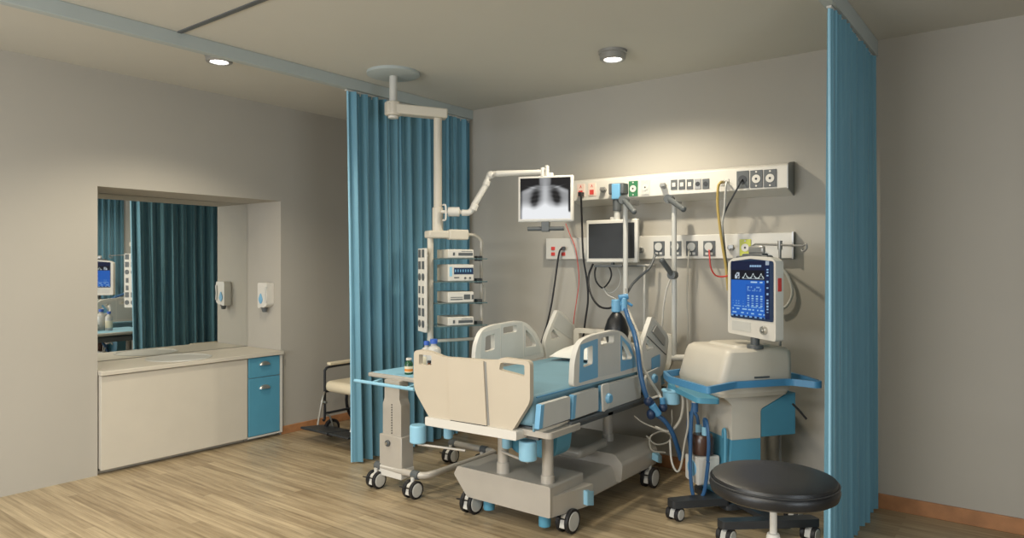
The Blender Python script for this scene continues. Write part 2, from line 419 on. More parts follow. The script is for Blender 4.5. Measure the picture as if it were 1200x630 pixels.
# ------------------------------------------------------------------ wheelchair behind the curtain
wc = thing('wheelchair', 'folding wheelchair with cream seat and armrests half hidden behind the curtain', 'wheelchair', (-4.98, 4.45, 0))
cx0, cx1 = -5.21, -4.73
SY0, SY1 = 4.05, 4.62
obj('seat', MB().bx(cx0+.01, cx1-.01, SY0-.03, SY1, .425, .525), 'cushion', wc, .045, 4)
obj('backrest', MB().slab(rnd([(cx0+.02, 4.70, .52), (cx1-.02, 4.70, .52), (cx1-.02, 4.74, .93), (cx0+.02, 4.74, .93)], .03), (0, .03, 0)), 'dgrey', wc, .01)
for sx in (cx0-.015, cx1+.015):
    s = 1 if sx > -5 else -1
    obj('side_frame', MB().tube([(sx, 4.74, .95), (sx, 4.72, .5), (sx, 4.70, .2)], .012).tube([(sx, 4.7, .64), (sx, 4.15, .64), (sx, 4.06, .62), (sx, 4.05, .56), (sx, 4.05, .2), (sx, 4.03, .16)], .012)
        .tube([(sx, 4.7, .42), (sx, 4.05, .42)], .012).tube([(sx, 4.7, .22), (sx, 4.05, .22)], .012), 'dark', wc)
    obj('armrest', MB().bx(sx-.025, sx+.025, 4.09, 4.50, .652, .682), 'cushion', wc, .01)
    wh = MB(); wxp = sx+s*.045; n = 40
    wh.tube([(wxp, 4.62+.285*math.cos(2*PI*k/n), .30+.285*math.sin(2*PI*k/n)) for k in range(n+1)], .014, n=8, smooth=False)
    big = obj('rear_wheel', wh, 'black', wc)
    sp = MB()
    for k in range(14):
        a = 2*PI*k/14; sp.cyl((wxp, 4.62, .30), (wxp, 4.62+.275*math.cos(a), .30+.275*math.sin(a)), .0022, n=5)
    sp.cyl((wxp-.03, 4.62, .30), (wxp+.03, 4.62, .30), .025)
    obj('spokes', sp, 'steel', big)
    obj('hand_rim', MB().tube([(wxp+s*.03, 4.62+.25*math.cos(2*PI*k/n), .30+.25*math.sin(2*PI*k/n)) for k in range(n+1)], .007, n=6, smooth=False), 'steel', big)
    fc = MB().cyl((sx-.014, 4.13, .08), (sx+.014, 4.13, .08), .08, n=28, m=0).cyl((sx-.018, 4.13, .08), (sx+.018, 4.13, .08), .052, n=24, m=1)
    obj('front_wheel', fc, ['black', 'steel'], wc)
    obj('caster_fork', MB().tube([(sx-s*.0, 4.05, .22), (sx-s*.02, 4.09, .19), (sx-s*.024, 4.13, .08)], .008), 'steel', wc)
    ix = sx-s*.03
    obj('footrest_hanger', MB().tube([(sx, 4.05, .42), (ix, 4.0, .36), (ix, 3.95, .14)], .010), 'steel', wc)
    obj('footplate', MB().box((-5.135 if s < 0 else -4.80, 3.99, .10), (.37 if s < 0 else .26, .27, .02), Matrix.Rotation(math.radians(-6), 3, 'X')), 'dark', wc, .006)
    obj('push_handle', MB().tube([(sx, 4.74, .93), (sx, 4.78, .96), (sx, 4.86, .96)], .016), 'black', wc)
    obj('clamp_knob', MB().sph((sx, 4.03, .33), .022).cyl((sx, 4.03, .33), (sx+.05*s*-1, 4.03, .33), .012), 'steel', wc)
obj('cross_brace', MB().cyl((cx0, 4.35, .22), (cx1, 4.35, .42), .010).cyl((cx0, 4.37, .42), (cx1, 4.37, .22), .010), 'steel', wc)

# ------------------------------------------------------------------ overbed table
ot = thing('overbed_table', 'wheeled overbed table with blue-lined tray and perforated grey lifting column', 'table', (-3.6, 3.75, 0))
obj('table_top', MB().bx(-3.93, -3.27, 3.43, 4.08, .765, .795), 'beige', ot, .008)
obj('top_inlay', MB().bx(-3.905, -3.30, 3.455, 4.055, .7955, .7985), 'lblue', ot)
obj('front_rail', MB().cyl((-3.96, 3.335, .745), (-3.36, 3.335, .745), .012).tube([(-3.80, 3.335, .745), (-3.80, 3.45, .755)], .007).tube([(-3.45, 3.335, .745), (-3.45, 3.45, .755)], .007), 'lblue', ot)
cxm = -3.645
col = MB().slab(rnd([(cxm-.075, 3.40, .77), (cxm+.075, 3.40, .77), (cxm+.075, 3.40, .64), (cxm+.092, 3.40, .60), (cxm+.092, 3.40, .36), (cxm-.092, 3.40, .36), (cxm-.092, 3.40, .60), (cxm-.075, 3.40, .64)], .006), (0, .085, 0))
co = obj('column', col, 'beige', ot, .006)
pm = MB()
for k in range(12): pm.cyl((cxm, 3.397, .40+k*.018), (cxm, 3.401, .40+k*.018), .005, n=8)
obj('adjustment_holes', pm, 'dark', co)
obj('lower_sleeve', MB().bx(cxm-.112, cxm+.112, 3.385, 3.50, .12, .385), 'beige', ot, .005)
obj('sleeve_foot', MB().bx(cxm-.115, cxm+.115, 3.378, 3.505, .095, .165), 'white', ot, .004)
k_ = obj('height_knob', MB().cyl((cxm-.02, 3.385, .33), (cxm-.02, 3.370, .33), .022), 'dgrey', ot, .003)
obj('knob_cap', MB().cyl((cxm-.02, 3.370, .33), (cxm-.02, 3.362, .33), .010), 'steel', k_)
bt = MB().tube([(-3.80, 3.40, .15), (-3.70, 3.40, .15), (-3.45, 3.40, .15), (-3.36, 3.42, .15), (-3.33, 3.50, .15), (-3.33, 3.70, .15), (-3.33, 4.10, .15), (-3.35, 4.16, .15), (-3.42, 4.18, .15), (-3.60, 4.18, .15), (-3.80, 4.18, .15)], .024, n=12)
obj('base_frame', bt, 'beige', ot)
for x, y in ((-3.775, 3.40), (-3.41, 3.40), (-3.775, 4.18), (-3.45, 4.18)):
    obj('joint', MB().cyl((x-.03, y, .15), (x+.03, y, .15), .03), 'dgrey', ot, .004)
    c = caster(ot, x-ot.location.x, y-.03-ot.location.y, R=.06, top=.14)

# bottles on the table
def bottle(name, label, x, y, z, r, h, body, cap, lab=None, mark=None, neck=.4, ch=.1):
    t = thing(name, label, 'bottle', (x, y, z), 0, 'bottles on the overbed table')
    b = obj('body', MB().lathe((0, 0, 0), ((r*.92, 0), (r, .006), (r, h*.68), (r*.85, h*.76), (r*neck, h*.82), (r*neck, h*.9))), body, t, world=False)
    obj('cap', MB().lathe((0, 0, 0), ((r*(neck+.12), h*.88), (r*(neck+.12), h), (r*(neck+.04), h*1.01))), cap, t, world=False)
    if lab:
        q = obj('label', MB().lathe((0, 0, 0), ((r*1.012, h*.14), (r*1.012, h*.52)), caps=False), lab, t, world=False)
        if mark: obj('label_mark', MB().lathe((0, 0, 0), ((r*1.025, h*.2), (r*1.025, h*.36)), caps=False), mark, q, world=False)
    return t
TT = .7985
bottle('medicine_bottle', 'small dark green bottle with white cap and pale label at table edge', -3.61, 3.53, TT, .030, .115, 'bottle_green', 'white', 'label', 'orange', .55)
bottle('medicine_bottle', 'small white pill bottle between green bottle and blue-capped bottles', -3.55, 3.58, TT, .026, .10, 'white', 'white', None, None, .6)
bottle('spray_bottle', 'tall bottle with round blue cap, the left of two blue-capped bottles', -3.60, 3.70, TT, .040, .22, 'bottle_pale', 'capblue', 'label')
bottle('spray_bottle', 'broad pale bottle with round blue cap, the right of two blue-capped bottles', -3.49, 3.66, TT, .052, .245, 'bottle_pale', 'capblue')
bottle('medicine_bottle', 'dark green bottle seen through the left handle hole of the footboard', -3.475, 3.50, TT, .026, .115, 'bottle_green', 'dark')
bottle('medicine_bottle', 'amber bottle seen through the left handle hole of the footboard', -3.40, 3.52, TT, .026, .115, 'amber', 'dark')

# ------------------------------------------------------------------ hospital bed
BX0, BX1 = -3.13, -2.23
bed = thing('hospital_bed', 'white electric hospital bed with blue mattress and raised side rails', 'bed', (-2.64, 3.9, 0))
# undercarriage cover
b = MB()
b.slab(rnd([(-2.97, 3.33, .305), (-2.26, 3.33, .305), (-2.26, 3.33, .125), (-2.89, 3.33, .125), (-3.0, 3.33, .25)], .012), (0, .36, 0))
b.slab([(-2.262, 3.345, .125), (-2.262, 3.70, .125), (-2.195, 3.70, .125), (-2.20, 3.63, .125)], (0, 0, .12))
obj('foot_cover', b, 'beige', bed, .026, 4)
obj('centre_cover', MB().slab(rnd([(-2.88, 3.60, .24), (-2.30, 3.60, .24), (-2.26, 3.60, .12), (-2.92, 3.60, .12)], .02), (0, .60, 0)), 'beige', bed, .018, 3)
obj('head_cover', MB().slab(rnd([(-2.93, 4.12, .32), (-2.28, 4.12, .32), (-2.22, 4.12, .26), (-2.23, 4.12, .14), (-2.95, 4.12, .13), (-2.99, 4.12, .26)], .02), (0, .52, 0)), 'beige', bed, .025, 3)
obj('motor_cover', MB().bx(-2.80, -2.42, 3.92, 4.30, .30, .37), 'beige', bed, .03, 3)
for s, x in ((1, -2.232),):
    obj('corner_cap', MB().slab(rnd([(x, 3.60, .235), (x+s*.05, 3.61, .225), (x+s*.05, 3.69, .205), (x+s*.02, 3.71, .20), (x, 3.70, .225)], .01), (0, 0, -.085)), 'lblue' if s > 0 else 'beige', bed, .006)
    obj('corner_cap', MB().slab(rnd([(x, 4.56, .25), (x+s*.05, 4.57, .23), (x+s*.05, 4.64, .21), (x, 4.65, .24)], .01), (0, 0, -.05)), 'lblue', bed, .006)
obj('floor_pad', MB().cyl((-2.80, 3.44, .035), (-2.80, 3.44, .15), .036), 'teal', bed, .005)
obj('floor_pad', MB().cyl((-2.36, 3.42, .035), (-2.36, 3.42, .15), .036), 'teal', bed, .005)
for x, y in ((-2.91, 3.40), (-2.25, 3.50), (-2.91, 4.60), (-2.24, 4.56)):
    caster(bed, x-bed.location.x, y-bed.location.y, R=.072, top=.155)
# lifting columns and their brackets
for x, y, z0, z1 in ((-2.655, 3.40, .30, .53), (-2.325, 3.40, .28, .62), (-2.50, 4.42, .30, .66), (-2.82, 4.42, .30, .66)):
    cl = obj('lift_column', MB().cyl((x, y, z0), (x, y, z1), .034, n=20), 'beige', bed)
    obj('column_collar', MB().cyl((x, y, z0-.02), (x, y, z0+.07), .043, .040, n=20), 'beige', cl, .003)
obj('corner_bracket', MB().slab(rnd([(-2.42, 3.17, .625), (-2.15, 3.17, .625), (-2.15, 3.50, .625), (-2.42, 3.50, .625)], .03), (0, 0, .035)), 'beige', bed, .008)
obj('deck_frame', MB().bx(-3.06, -2.99, 3.20, 4.86, .60, .67).bx(-2.32, -2.25, 3.20, 4.86, .60, .67).bx(-3.06, -2.25, 3.20, 3.27, .60, .67).bx(-3.06, -2.25, 4.79, 4.86, .60, .67).bx(-3.06, -2.25, 3.98, 4.05, .60, .67), 'dgrey', bed, .004)
obj('leg_skirt', MB().slab(rnd([(-2.70, 3.44, .66), (-2.27, 3.44, .66), (-2.31, 3.46, .46), (-2.36, 3.46, .42), (-2.60, 3.46, .42), (-2.66, 3.46, .46)], .03), (0, .16, 0)), 'teal', bed, .012)
# mattress with a softly crowned top
mb = MB(); mb.bx(BX0+.04, BX1-.03, 3.17, 4.86, .675, .852); bmesh.ops.subdivide_edges(mb.bm, edges=mb.bm.edges[:], cuts=5, use_grid_fill=True)
for v in mb.bm.verts:
    if v.co.z > .84: v.co.z += .015*math.cos((v.co.x+2.68)/.42*PI/2)+.004*math.sin(v.co.y*11)
mt = obj('mattress', mb, 'matt', bed, .035, 4)
obj('piping', MB().tube([(BX1-.026, 3.19, .842), (BX1-.026, 4.84, .842)], .004).tube([(BX1-.026, 3.19, .70), (BX1-.026, 4.84, .70)], .004), 'rblue', mt)
# foot end: flared blue mattress apron seen beyond the footboard
obj('mattress_apron', MB().slab([(BX1-.034, 3.16, .70), (BX1-.034, 3.16, .655), (BX1-.034, 3.40, .66), (BX1-.034, 3.44, .70)], (.012, 0, 0)), 'matt', bed, .004)
# footboard
FY = 3.12
def fy(u, v, y=FY): return wy(u, v, y)
fo = [fy(*p) for p in ((485, 411), (492, 409.5), (505, 412), (519, 418), (570, 421.5), (583, 421.5), (589, 418.5), (621, 423), (621, 471), (600, 505), (503, 489), (484.5, 455))]
h1 = rnd([fy(*p) for p in ((491, 415), (505.5, 416.5), (505.5, 428), (491, 427))], .008)
h2 = rnd([fy(*p) for p in ((586, 425.5), (590, 424.5), (614.5, 427.5), (614.5, 441), (585, 433))], .01)
obj('footboard', MB().slab(rnd(fo, [.03, .0, .03, .03, .02, .02, .02, .03, .03, .02, .02, .05]), (0, .035, 0), [h1, h2]), 'board', bed, .007, 3)
fp = [fy(*p, FY-.012) for p in ((524, 419.5), (566, 422.5), (570, 499), (527, 492))]
obj('footboard_panel', MB().slab(rnd(fp, .008), (0, .013, 0)), 'board', bed, .004)
fp = [fy(*p, FY-.002) for p in ((566.6, 423), (569.5, 424), (573.5, 498), (570.5, 498))]
obj('panel_groove', MB().slab(fp, (0, .004, 0)), 'grey', bed)
fp = [fy(*p, FY-.004) for p in ((529, 491.5), (570.5, 498), (570.5, 501.5), (529, 494.5))]
obj('panel_dark_strip', MB().slab([v+Vector((0, -.0105, 0)) for v in fp], (0, .02, 0)), 'dark', bed)  # dark strip along the lower edge of the raised panel
obj('foot_bar', MB().slab(rnd([fy(498, 488, 3.10), fy(605, 505.5, 3.10), fy(605, 516.5, 3.10), fy(498, 498, 3.10)], .01), (0, .11, 0)), 'white', bed, .008)
# corner bumpers
for (x, y, z, r) in ((-3.14, 3.15, .52, .052), (-2.36, 3.25, .52, .052), (-3.02, 3.30, .535, .030), (-2.58, 3.34, .535, .030)):
    bo = obj('bumper', MB().cyl((x, y, z-.058), (x, y, z+.055), r, n=24), 'lblue', bed, .010, 3)
obj('bumper_rod', MB().cyl((-3.14, 3.15, .452), (-2.86, 3.28, .43), .008).cyl((-2.62, 3.34, .45), (-2.36, 3.25, .452), .008), 'beige', bed)
# headboard
HY = 4.88
def hy(u, v): return wy(u, v, HY)
hz = [(-3.08, HY, 1.06), (-2.22, HY, 1.06), (-2.22, HY, .84), (-2.31, HY, .66), (-2.99, HY, .66), (-3.08, HY, .84)]
hh1 = rnd([(-3.03, HY, 1.02), (-2.80, HY, 1.02), (-2.80, HY, .97), (-3.03, HY, .95)], .012)
hh2 = rnd([(-2.56, HY, 1.02), (-2.27, HY, 1.02), (-2.27, HY, .95), (-2.56, HY, .97)], .012)
obj('headboard', MB().slab(rnd(hz, .03), (0, .035, 0), [hh1, hh2]), 'cream', bed, .007, 3)
obj('head_bar', MB().bx(-3.10, -2.21, HY-.02, HY+.06, .60, .665), 'white', bed, .008)
# low side panels with blue edges
def panel(y0, y1, z0, z1, lean=.0):
    X = -2.178
    p = obj('side_panel', MB().slab(rnd([(X, y0, z1), (X, y1, z1+.002), (X-lean, y1, z0+.004), (X-lean, y0-.02, z0)], .01), (-.03, 0, 0)), 'lgrey', bed, .006, 3)
    obj('blue_edge', MB().slab([(X+.001, y0-.004, z1), (X+.001, y0+.03, z1), (X+.001-lean, y0+.012, z0), (X+.001-lean, y0-.024, z0)], (-.033, 0, 0)), 'blue', p, .004)
    return p
panel(3.125, 3.415, .690, .822); panel(3.455, 3.735, .685, .825)
panel(3.79, 4.30, .675, .832)
for s in (1,):
    p = obj('rail_pivot', MB().slab(rnd([(-2.175, 3.755, .845), (-2.175, 3.84, .845), (-2.175, 3.85, .70), (-2.175, 3.77, .67)], .02), (.012, 0, 0)), 'white', bed, .005)
    kk = wx(711, 467, -2.16); obj('release_knob', MB().cyl((-2.165, kk.y+.02, kk.z), (-2.14, kk.y+.02, kk.z), .034, .026), 'blue', p, .004)
    obj('rail_pivot', MB().slab(rnd([(-2.175, 4.34, .84), (-2.175, 4.56, .86), (-2.175, 4.60, .66), (-2.175, 4.38, .64)], .02), (.012, 0, 0)), 'lgrey', bed, .005)
    obj('release_knob', MB().cyl((-2.165, 4.46, .79), (-2.14, 4.46, .79), .036, .028), 'blue', bed, .004)
obj('side_rail_bar', MB().bx(-2.20, -2.17, 3.42, 4.62, .655, .675), 'dgrey', bed, .004)
# side rails: outline drawn on the plane of the rail's outer face
def side_rail(outer, r, holes, insets, x, t):
    R_ = [Vector((x, a, z)) for a, z in outer]
    H_ = [rnd([Vector((x, a, z)) for a, z in h], .014) for h in holes]
    o = obj('side_rail', MB().slab(rnd(R_, r), (t, 0, 0), H_), 'white', bed, .009, 3)
    s = -1 if t > 0 else 1
    for pts, hi, mname, nm in insets:
        for xx in (x+s*.0015, x+t-s*.0015):
            P_ = [Vector((xx, a, z)) for a, z in pts]
            HH = [rnd([Vector((xx, a, z)) for a, z in holes[hi]], .014)] if hi is not None else []
            obj(nm, MB().slab(rnd(P_, .01), (-.001 if xx > x else .001, 0, 0), HH), mname, o)
    return o
foot_out = [(3.484, .862), (3.495, 1.02), (3.560, 1.128), (3.70, 1.150), (3.99, 1.162), (4.10, 1.135), (4.22, 1.05), (4.305, .93), (4.325, .855)]
foot_r = [.03, .05, .07, .02, .06, .05, .05, .05, .03]
winL = [(3.600, 1.075), (3.702, 1.090), (3.702, .975), (3.592, .965)]
winT = [(3.800, 1.125), (3.965, 1.130), (3.965, 1.080), (3.800, 1.075)]
winR = [(4.075, 1.090), (4.150, 1.040), (4.215, .965), (4.205, .950), (4.075, .955)]
inL = [(3.560, 1.105), (3.765, 1.125), (3.765, .885), (3.545, .880)]
inM = [(3.775, 1.147), (4.035, 1.147), (4.045, .880), (3.775, .885)]
inR = [(4.055, 1.125), (4.175, 1.055), (4.255, .955), (4.275, .890), (4.055, .885)]
def rails(x, t, dy, blue_='blue'):
    f = lambda L: [(a+dy, z) for a, z in L]
    side_rail(f(foot_out), foot_r, [f(winL), f(winT), f(winR)], [(f(inL), 0, blue_, 'side_inset'), (f(inM), 1, 'lgrey', 'grey_inset'), (f(inR), 2, blue_, 'side_inset')], x, t)
    ho = [(4.368, .80), (4.325, .965), (4.40, 1.075), (4.512, 1.215), (4.56, 1.20), (4.77, 1.07), (4.79, 1.02), (4.75, .86), (4.67, .77)]
    hw = [(4.415, 1.03), (4.45, 1.065), (4.54, .99), (4.43, .98)]
    up = [(4.44, 1.085), (4.525, 1.195), (4.745, 1.065), (4.73, .95)]
    q = side_rail(f(ho), [.02, .06, .02, .04, .04, .04, .03, .05, .05], [f(hw)], [(f(up), None, 'lgrey', 'grey_inset')], x, t)
    s = -1 if t > 0 else 1
    a, b = f([(4.43, 1.085), (4.735, .925)])
    obj('rail_seam', MB().cyl((x+s*.002, a[0], a[1]), (x+s*.002, b[0], b[1]), .004, n=6), 'dgrey', q)
    return q
q = rails(-2.20, -.035, 0)
obj('control_panel', MB().slab(rnd([(-2.197, 4.50, .925), (-2.197, 4.63, .94), (-2.197, 4.63, .85), (-2.197, 4.50, .84)], .01), (.004, 0, 0)), 'blue', q)
obj('hand_controller', MB().slab(rnd([(-2.197, 4.50, 1.11), (-2.197, 4.56, 1.15), (-2.197, 4.70, 1.05), (-2.197, 4.69, .99)], .01), (.012, 0, 0)), 'grey', q, .004)
rails(-3.16, .035, .20, 'lgrey')
def pillow_mesh(x0, x1, y0, y1, z, h):
    mb = MB(); n = 22; top = []; bot = []
    for i in range(n+1):
        a, b = [], []
        for j in range(n+1):
            p, q_ = 2*i/n-1, 2*j/n-1
            f = max(0, (1-abs(p)**2.6)*(1-abs(q_)**2.6))**.55
            pinch = 1-.07*(1-q_*q_) if abs(p) > .0 else 1
            pin2 = 1-.07*(1-p*p)
            X = (x0+x1)/2+(x1-x0)/2*p*(1-.06*(1-abs(q_))*abs(p)); Y = (y0+y1)/2+(y1-y0)/2*q_*(1-.06*(1-abs(p))*abs(q_))
            wob = .004*math.sin(9*p+4*q_)*f
            a.append(mb.bm.verts.new((X, Y, z+.02+h*f+wob+.03*(q_+1)/2))); b.append(mb.bm.verts.new((X, Y, z+.02-.02*f+.02*(q_+1)/2)))
        top.append(a); bot.append(b)
    for i in range(n):
        for j in range(n):
            mb.bm.faces.new((top[i][j], top[i+1][j], top[i+1][j+1], top[i][j+1])); mb.bm.faces.new((bot[i][j], bot[i][j+1], bot[i+1][j+1], bot[i+1][j]))
    bmesh.ops.remove_doubles(mb.bm, verts=mb.bm.verts, dist=.001)
    return mb
tag(obj('pillow', pillow_mesh(-2.96, -2.38, 4.34, 4.80, .872, .085), 'pillow'), 'white pillow lying at the head of the bed behind the rails', 'pillow')

# ------------------------------------------------------------------ ceiling boom with equipment rack
P0 = wf(513, 270, 5.43); PV = Vector((-3.955, 3.704, 0))
boom = thing('equipment_boom', 'cream ceiling-mounted equipment boom with vertical pole and rack of shelves', 'equipment boom', (PV.x, PV.y, 2.3))
obj('ceiling_flange', MB().lathe((PV.x, PV.y, 0), ((.20, ZC), (.20, ZC-.02), (.17, ZC-.03), (.02, ZC-.03)), n=40), 'rail', boom)
obj('stem', MB().cyl((PV.x, PV.y, 2.72), (PV.x, PV.y, ZC-.02), .03), 'lgrey', boom)
A_ = Vector((PV.x, PV.y, 2.76)); B_ = Vector((P0.x, P0.y, 2.745)); dr = (B_-A_).normalized()
q = Vector((1, 0, 0)).rotation_difference(dr).to_matrix()
arm_e = B_+dr*.07
mid = (A_-dr*.05+arm_e)/2
obj('arm', MB().box(mid, ((arm_e-A_).length+.05, .12, .075), q).cyl(A_+Vector((0, 0, -.05)), A_+Vector((0, 0, .055)), .068, n=8), 'cream', boom, .012, 3)
obj('pivot_cap', MB().cyl(A_+Vector((0, 0, -.07)), A_+Vector((0, 0, -.05)), .04), 'white', boom, .005)
po = obj('pole', MB().cyl((P0.x, P0.y, 1.80), (P0.x, P0.y, 2.72), .032, n=24), 'cream', boom)
obj('pole_collar', MB().cyl((P0.x, P0.y, 1.83), (P0.x, P0.y, 2.02), .042, n=24), 'cream', po, .004)
# the swing arm for the X-ray screen
def bf(u, v, f=5.38): return wf(u, v, f)
sa = obj('swing_arm', MB().cyl(bf(517, 248), bf(527, 248), .012).cyl(bf(525, 248), bf(538.5, 248), .036, n=20)
    .cyl(bf(538, 248.5), bf(545, 248.5), .016).tube([bf(541, 249), bf(549, 249), bf(554, 245)], .024, n=12)
    .cyl(bf(555, 241), bf(571, 214), .024, n=16).cyl(bf(554, 246), bf(557, 239), .029).cyl(bf(569, 217), bf(572, 211), .028)
    .tube([bf(571, 212), bf(574, 205), bf(582, 203.5)], .022, n=12).sph(bf(575, 205), .032)
    .cyl(bf(582, 203.5, 5.35), bf(634, 201.5, 5.25), .024, .018, n=16), 'white', boom, .003)
obj('clamp_handle', MB().tube([bf(519, 240, 5.36), bf(522, 240.5, 5.34), bf(522.5, 249, 5.34), bf(522, 257, 5.34), bf(519, 258, 5.36)], .007), 'white', sa)
obj('end_bracket', MB().cyl(bf(635.5, 207, 5.25), bf(635.5, 196, 5.25), .014).cyl(bf(641, 209, 5.25), bf(641, 194, 5.25), .016).cyl(bf(634, 198, 5.25), bf(643, 198, 5.25), .008), 'white', sa, .002)
# rack (local frame turned towards the bed side)
RT = math.radians(64); RC, RS = math.cos(RT), math.sin(RT)
def rk(x, y, z): return Vector((P0.x + x*RC - y*RS, P0.y + x*RS + y*RC, z))
def zv(v, f=5.40): return CAMZ + (308-v)*f/FOC
rq = Matrix.Rotation(RT, 3, 'Z')
def rbox(mb, x0, x1, y0, y1, z0, z1, m=0):
    return mb.box(rk((x0+x1)/2, (y0+y1)/2, (z0+z1)/2), (x1-x0, y1-y0, z1-z0), rq, m)
mb = MB(); rbox(mb, -.09, .24, -.06, .06, zv(279), zv(270)); obj('rack_head', mb, 'cream', boom, .012, 3)
mb = MB(); rbox(mb, .07, .23, -.075, .0, zv(280.5), zv(268.5)); obj('head_box', mb, 'cream', boom, .01, 3)
obj('rack_upright', MB().cyl(rk(-.06, 0, zv(274)), rk(-.06, 0, zv(396)), .024, n=16).sph(rk(-.06, 0, zv(397)), .026), 'cream', boom)
obj('rack_frame_tube', MB().tube([rk(.22, 0, zv(274)), rk(.31, 0, zv(274.5)), rk(.363, 0, zv(280)), rk(.37, 0, zv(290)), rk(.37, 0, zv(340)), rk(.37, 0, zv(390)), rk(.362, 0, zv(397)), rk(.32, 0, zv(399)), rk(.2, 0, zv(399.5)), rk(-.05, 0, zv(399.5))], .013, n=10), 'cream', boom)
obj('rack_handle', MB().tube([rk(.372, -.0, zv(336)), rk(.398, -.0, zv(338)), rk(.398, 0, zv(353)), rk(.372, 0, zv(355))], .005), 'cream', boom)
for v in (302.5, 329.5, 354.5, 381):
    mb = MB(); rbox(mb, -.04, .36, -.14, .13, zv(v)-.008, zv(v)); s_ = obj('shelf', mb, 'glass', boom, .002)
    mb = MB(); rbox(mb, .32, .366, -.03, .03, zv(v)-.02, zv(v)+.02); obj('shelf_clamp', mb, 'dgrey', s_, .004)
# outlet strip on the left flank
mb = MB(); rbox(mb, -.135, -.115, -.085, .075, zv(388), zv(291)); stp = obj('outlet_strip', mb, 'white', boom, .003)
for k in range(7):
    zc_ = zv(297+k*13.6)
    for yy in (-.046, .034):
        mb = MB()
        if k in (0, 1, 5): rbox(mb, -.138, -.134, yy-.026, yy+.026, zc_-.03, zc_+.03)
        elif k in (2, 6): mb.cyl(rk(-.134, yy, zc_), rk(-.139, yy, zc_), .028)
        else: rbox(mb, -.138, -.134, yy-.015, yy+.02, zc_-.036, zc_+.02)
        obj('outlet', mb, 'dgrey', stp)
obj('strip_bracket', MB().cyl(rk(-.12, 0, zv(300)), rk(-.06, 0, zv(300)), .01).cyl(rk(-.12, 0, zv(380)), rk(-.06, 0, zv(380)), .01), 'cream', boom)
# devices on the shelves
def device(label, vt, vb, kind):
    z0, z1 = zv(vb), zv(vt)
    t = thing('rack_module', label, 'medical device', rk(.148, 0, z0), RT, 'devices on the rack shelves')
    h = z1-z0
    obj('casing', MB().bx(-.11, .103, -.115, .12, .0, h), 'cream', t, .006, world=False)
    obj('front_plate', MB().bx(-.109, .102, -.121, -.113, .004, h-.003), 'white', t, .003, world=False)
    F = -.122
    if kind == 'screen':
        s = obj('display', MB().bx(-.062, .098, F-.002, F+.002, h*.42, h*.80), 'navy', t, world=False)
        mb = MB()
        for k in range(7): mb.bx(-.055+k*.021, -.047+k*.021, F-.004, F-.001, h*.55, h*.70)
        obj('digits', mb, 'blue', s, world=False)
        obj('buttons', MB().bx(-.06, -.02, F-.003, F+.002, h*.2, h*.26).cyl((.03, F-.006, h*.2), (.03, F+.002, h*.2), .008, n=10).cyl((.07, F-.006, h*.2), (.07, F+.002, h*.2), .008, n=10), 'dgrey', t, world=False)
        obj('side_stripe', MB().bx(-.098, -.078, F-.002, F+.002, h*.3, h*.85), 'lblue', t, world=False)
    elif kind == 'plain':
        obj('display', MB().bx(-.025, .094, F-.002, F+.002, h*.30, h*.62), 'dgrey', t, world=False)
        obj('buttons', MB().bx(-.07, -.055, F-.003, F+.002, h*.3, h*.65).bx(0.0, .09, F-.002, F+.002, h*.75, h*.8), 'dgrey', t, world=False)
    else:
        obj('display', MB().bx(.02, .072, F-.002, F+.002, h*.30, h*.75), 'dgrey', t, world=False)
        obj('buttons', MB().bx(.085, .10, F-.003, F+.002, h*.3, h*.7).bx(-.09, .01, F-.002, F+.002, h*.28, h*.36).bx(-.09, .01, F-.002, F+.002, h*.48, h*.53), 'dgrey', t, world=False)
device('slim white device with dark grille on the top shelf of the rack', 292, 302.5, 'plain')
device('white device with dark digital display on the second shelf of the rack', 309.5, 329.5, 'screen')
device('white device with square dark display on the third shelf of the rack', 341.5, 354.5, 'square')
device('slim white device with dark grille on the bottom shelf of the rack', 371, 381, 'plain')

# ------------------------------------------------------------------ screens built as coloured grids
def grid_screen(name, nx, nz, w_, h_, fn, parent, y, zc, st, xc=0):
    mb = MB(); g = [[mb.bm.verts.new((xc-w_/2+w_*i/nx, y, zc-h_/2+h_*j/nz)) for j in range(nz+1)] for i in range(nx+1)]
    for i in range(nx):
        for j in range(nz): mb.bm.faces.new((g[i][j], g[i+1][j], g[i+1][j+1], g[i][j+1]))
    cols = [fn(i/nx, j/nz) for i in range(nx+1) for j in range(nz+1)]
    o = obj(name, mb, screen_mat(name+'_picture', st), parent, world=False)
    ca = o.data.color_attributes.new('Col', 'FLOAT_COLOR', 'POINT')
    for k, c in enumerate(cols): ca.data[k].color = (c[0], c[1], c[2], 1)
    return o
def ga(x, y, cx, cy, sx, sy, rot=0):
    dx, dy = x-cx, y-cy; c, s = math.cos(rot), math.sin(rot); a, b = dx*c+dy*s, -dx*s+dy*c
    return math.exp(-(a/sx)**2-(b/sy)**2)
def sm(a, b, x):
    t = max(0, min(1, (x-a)/(b-a))); return t*t*(3-2*t)
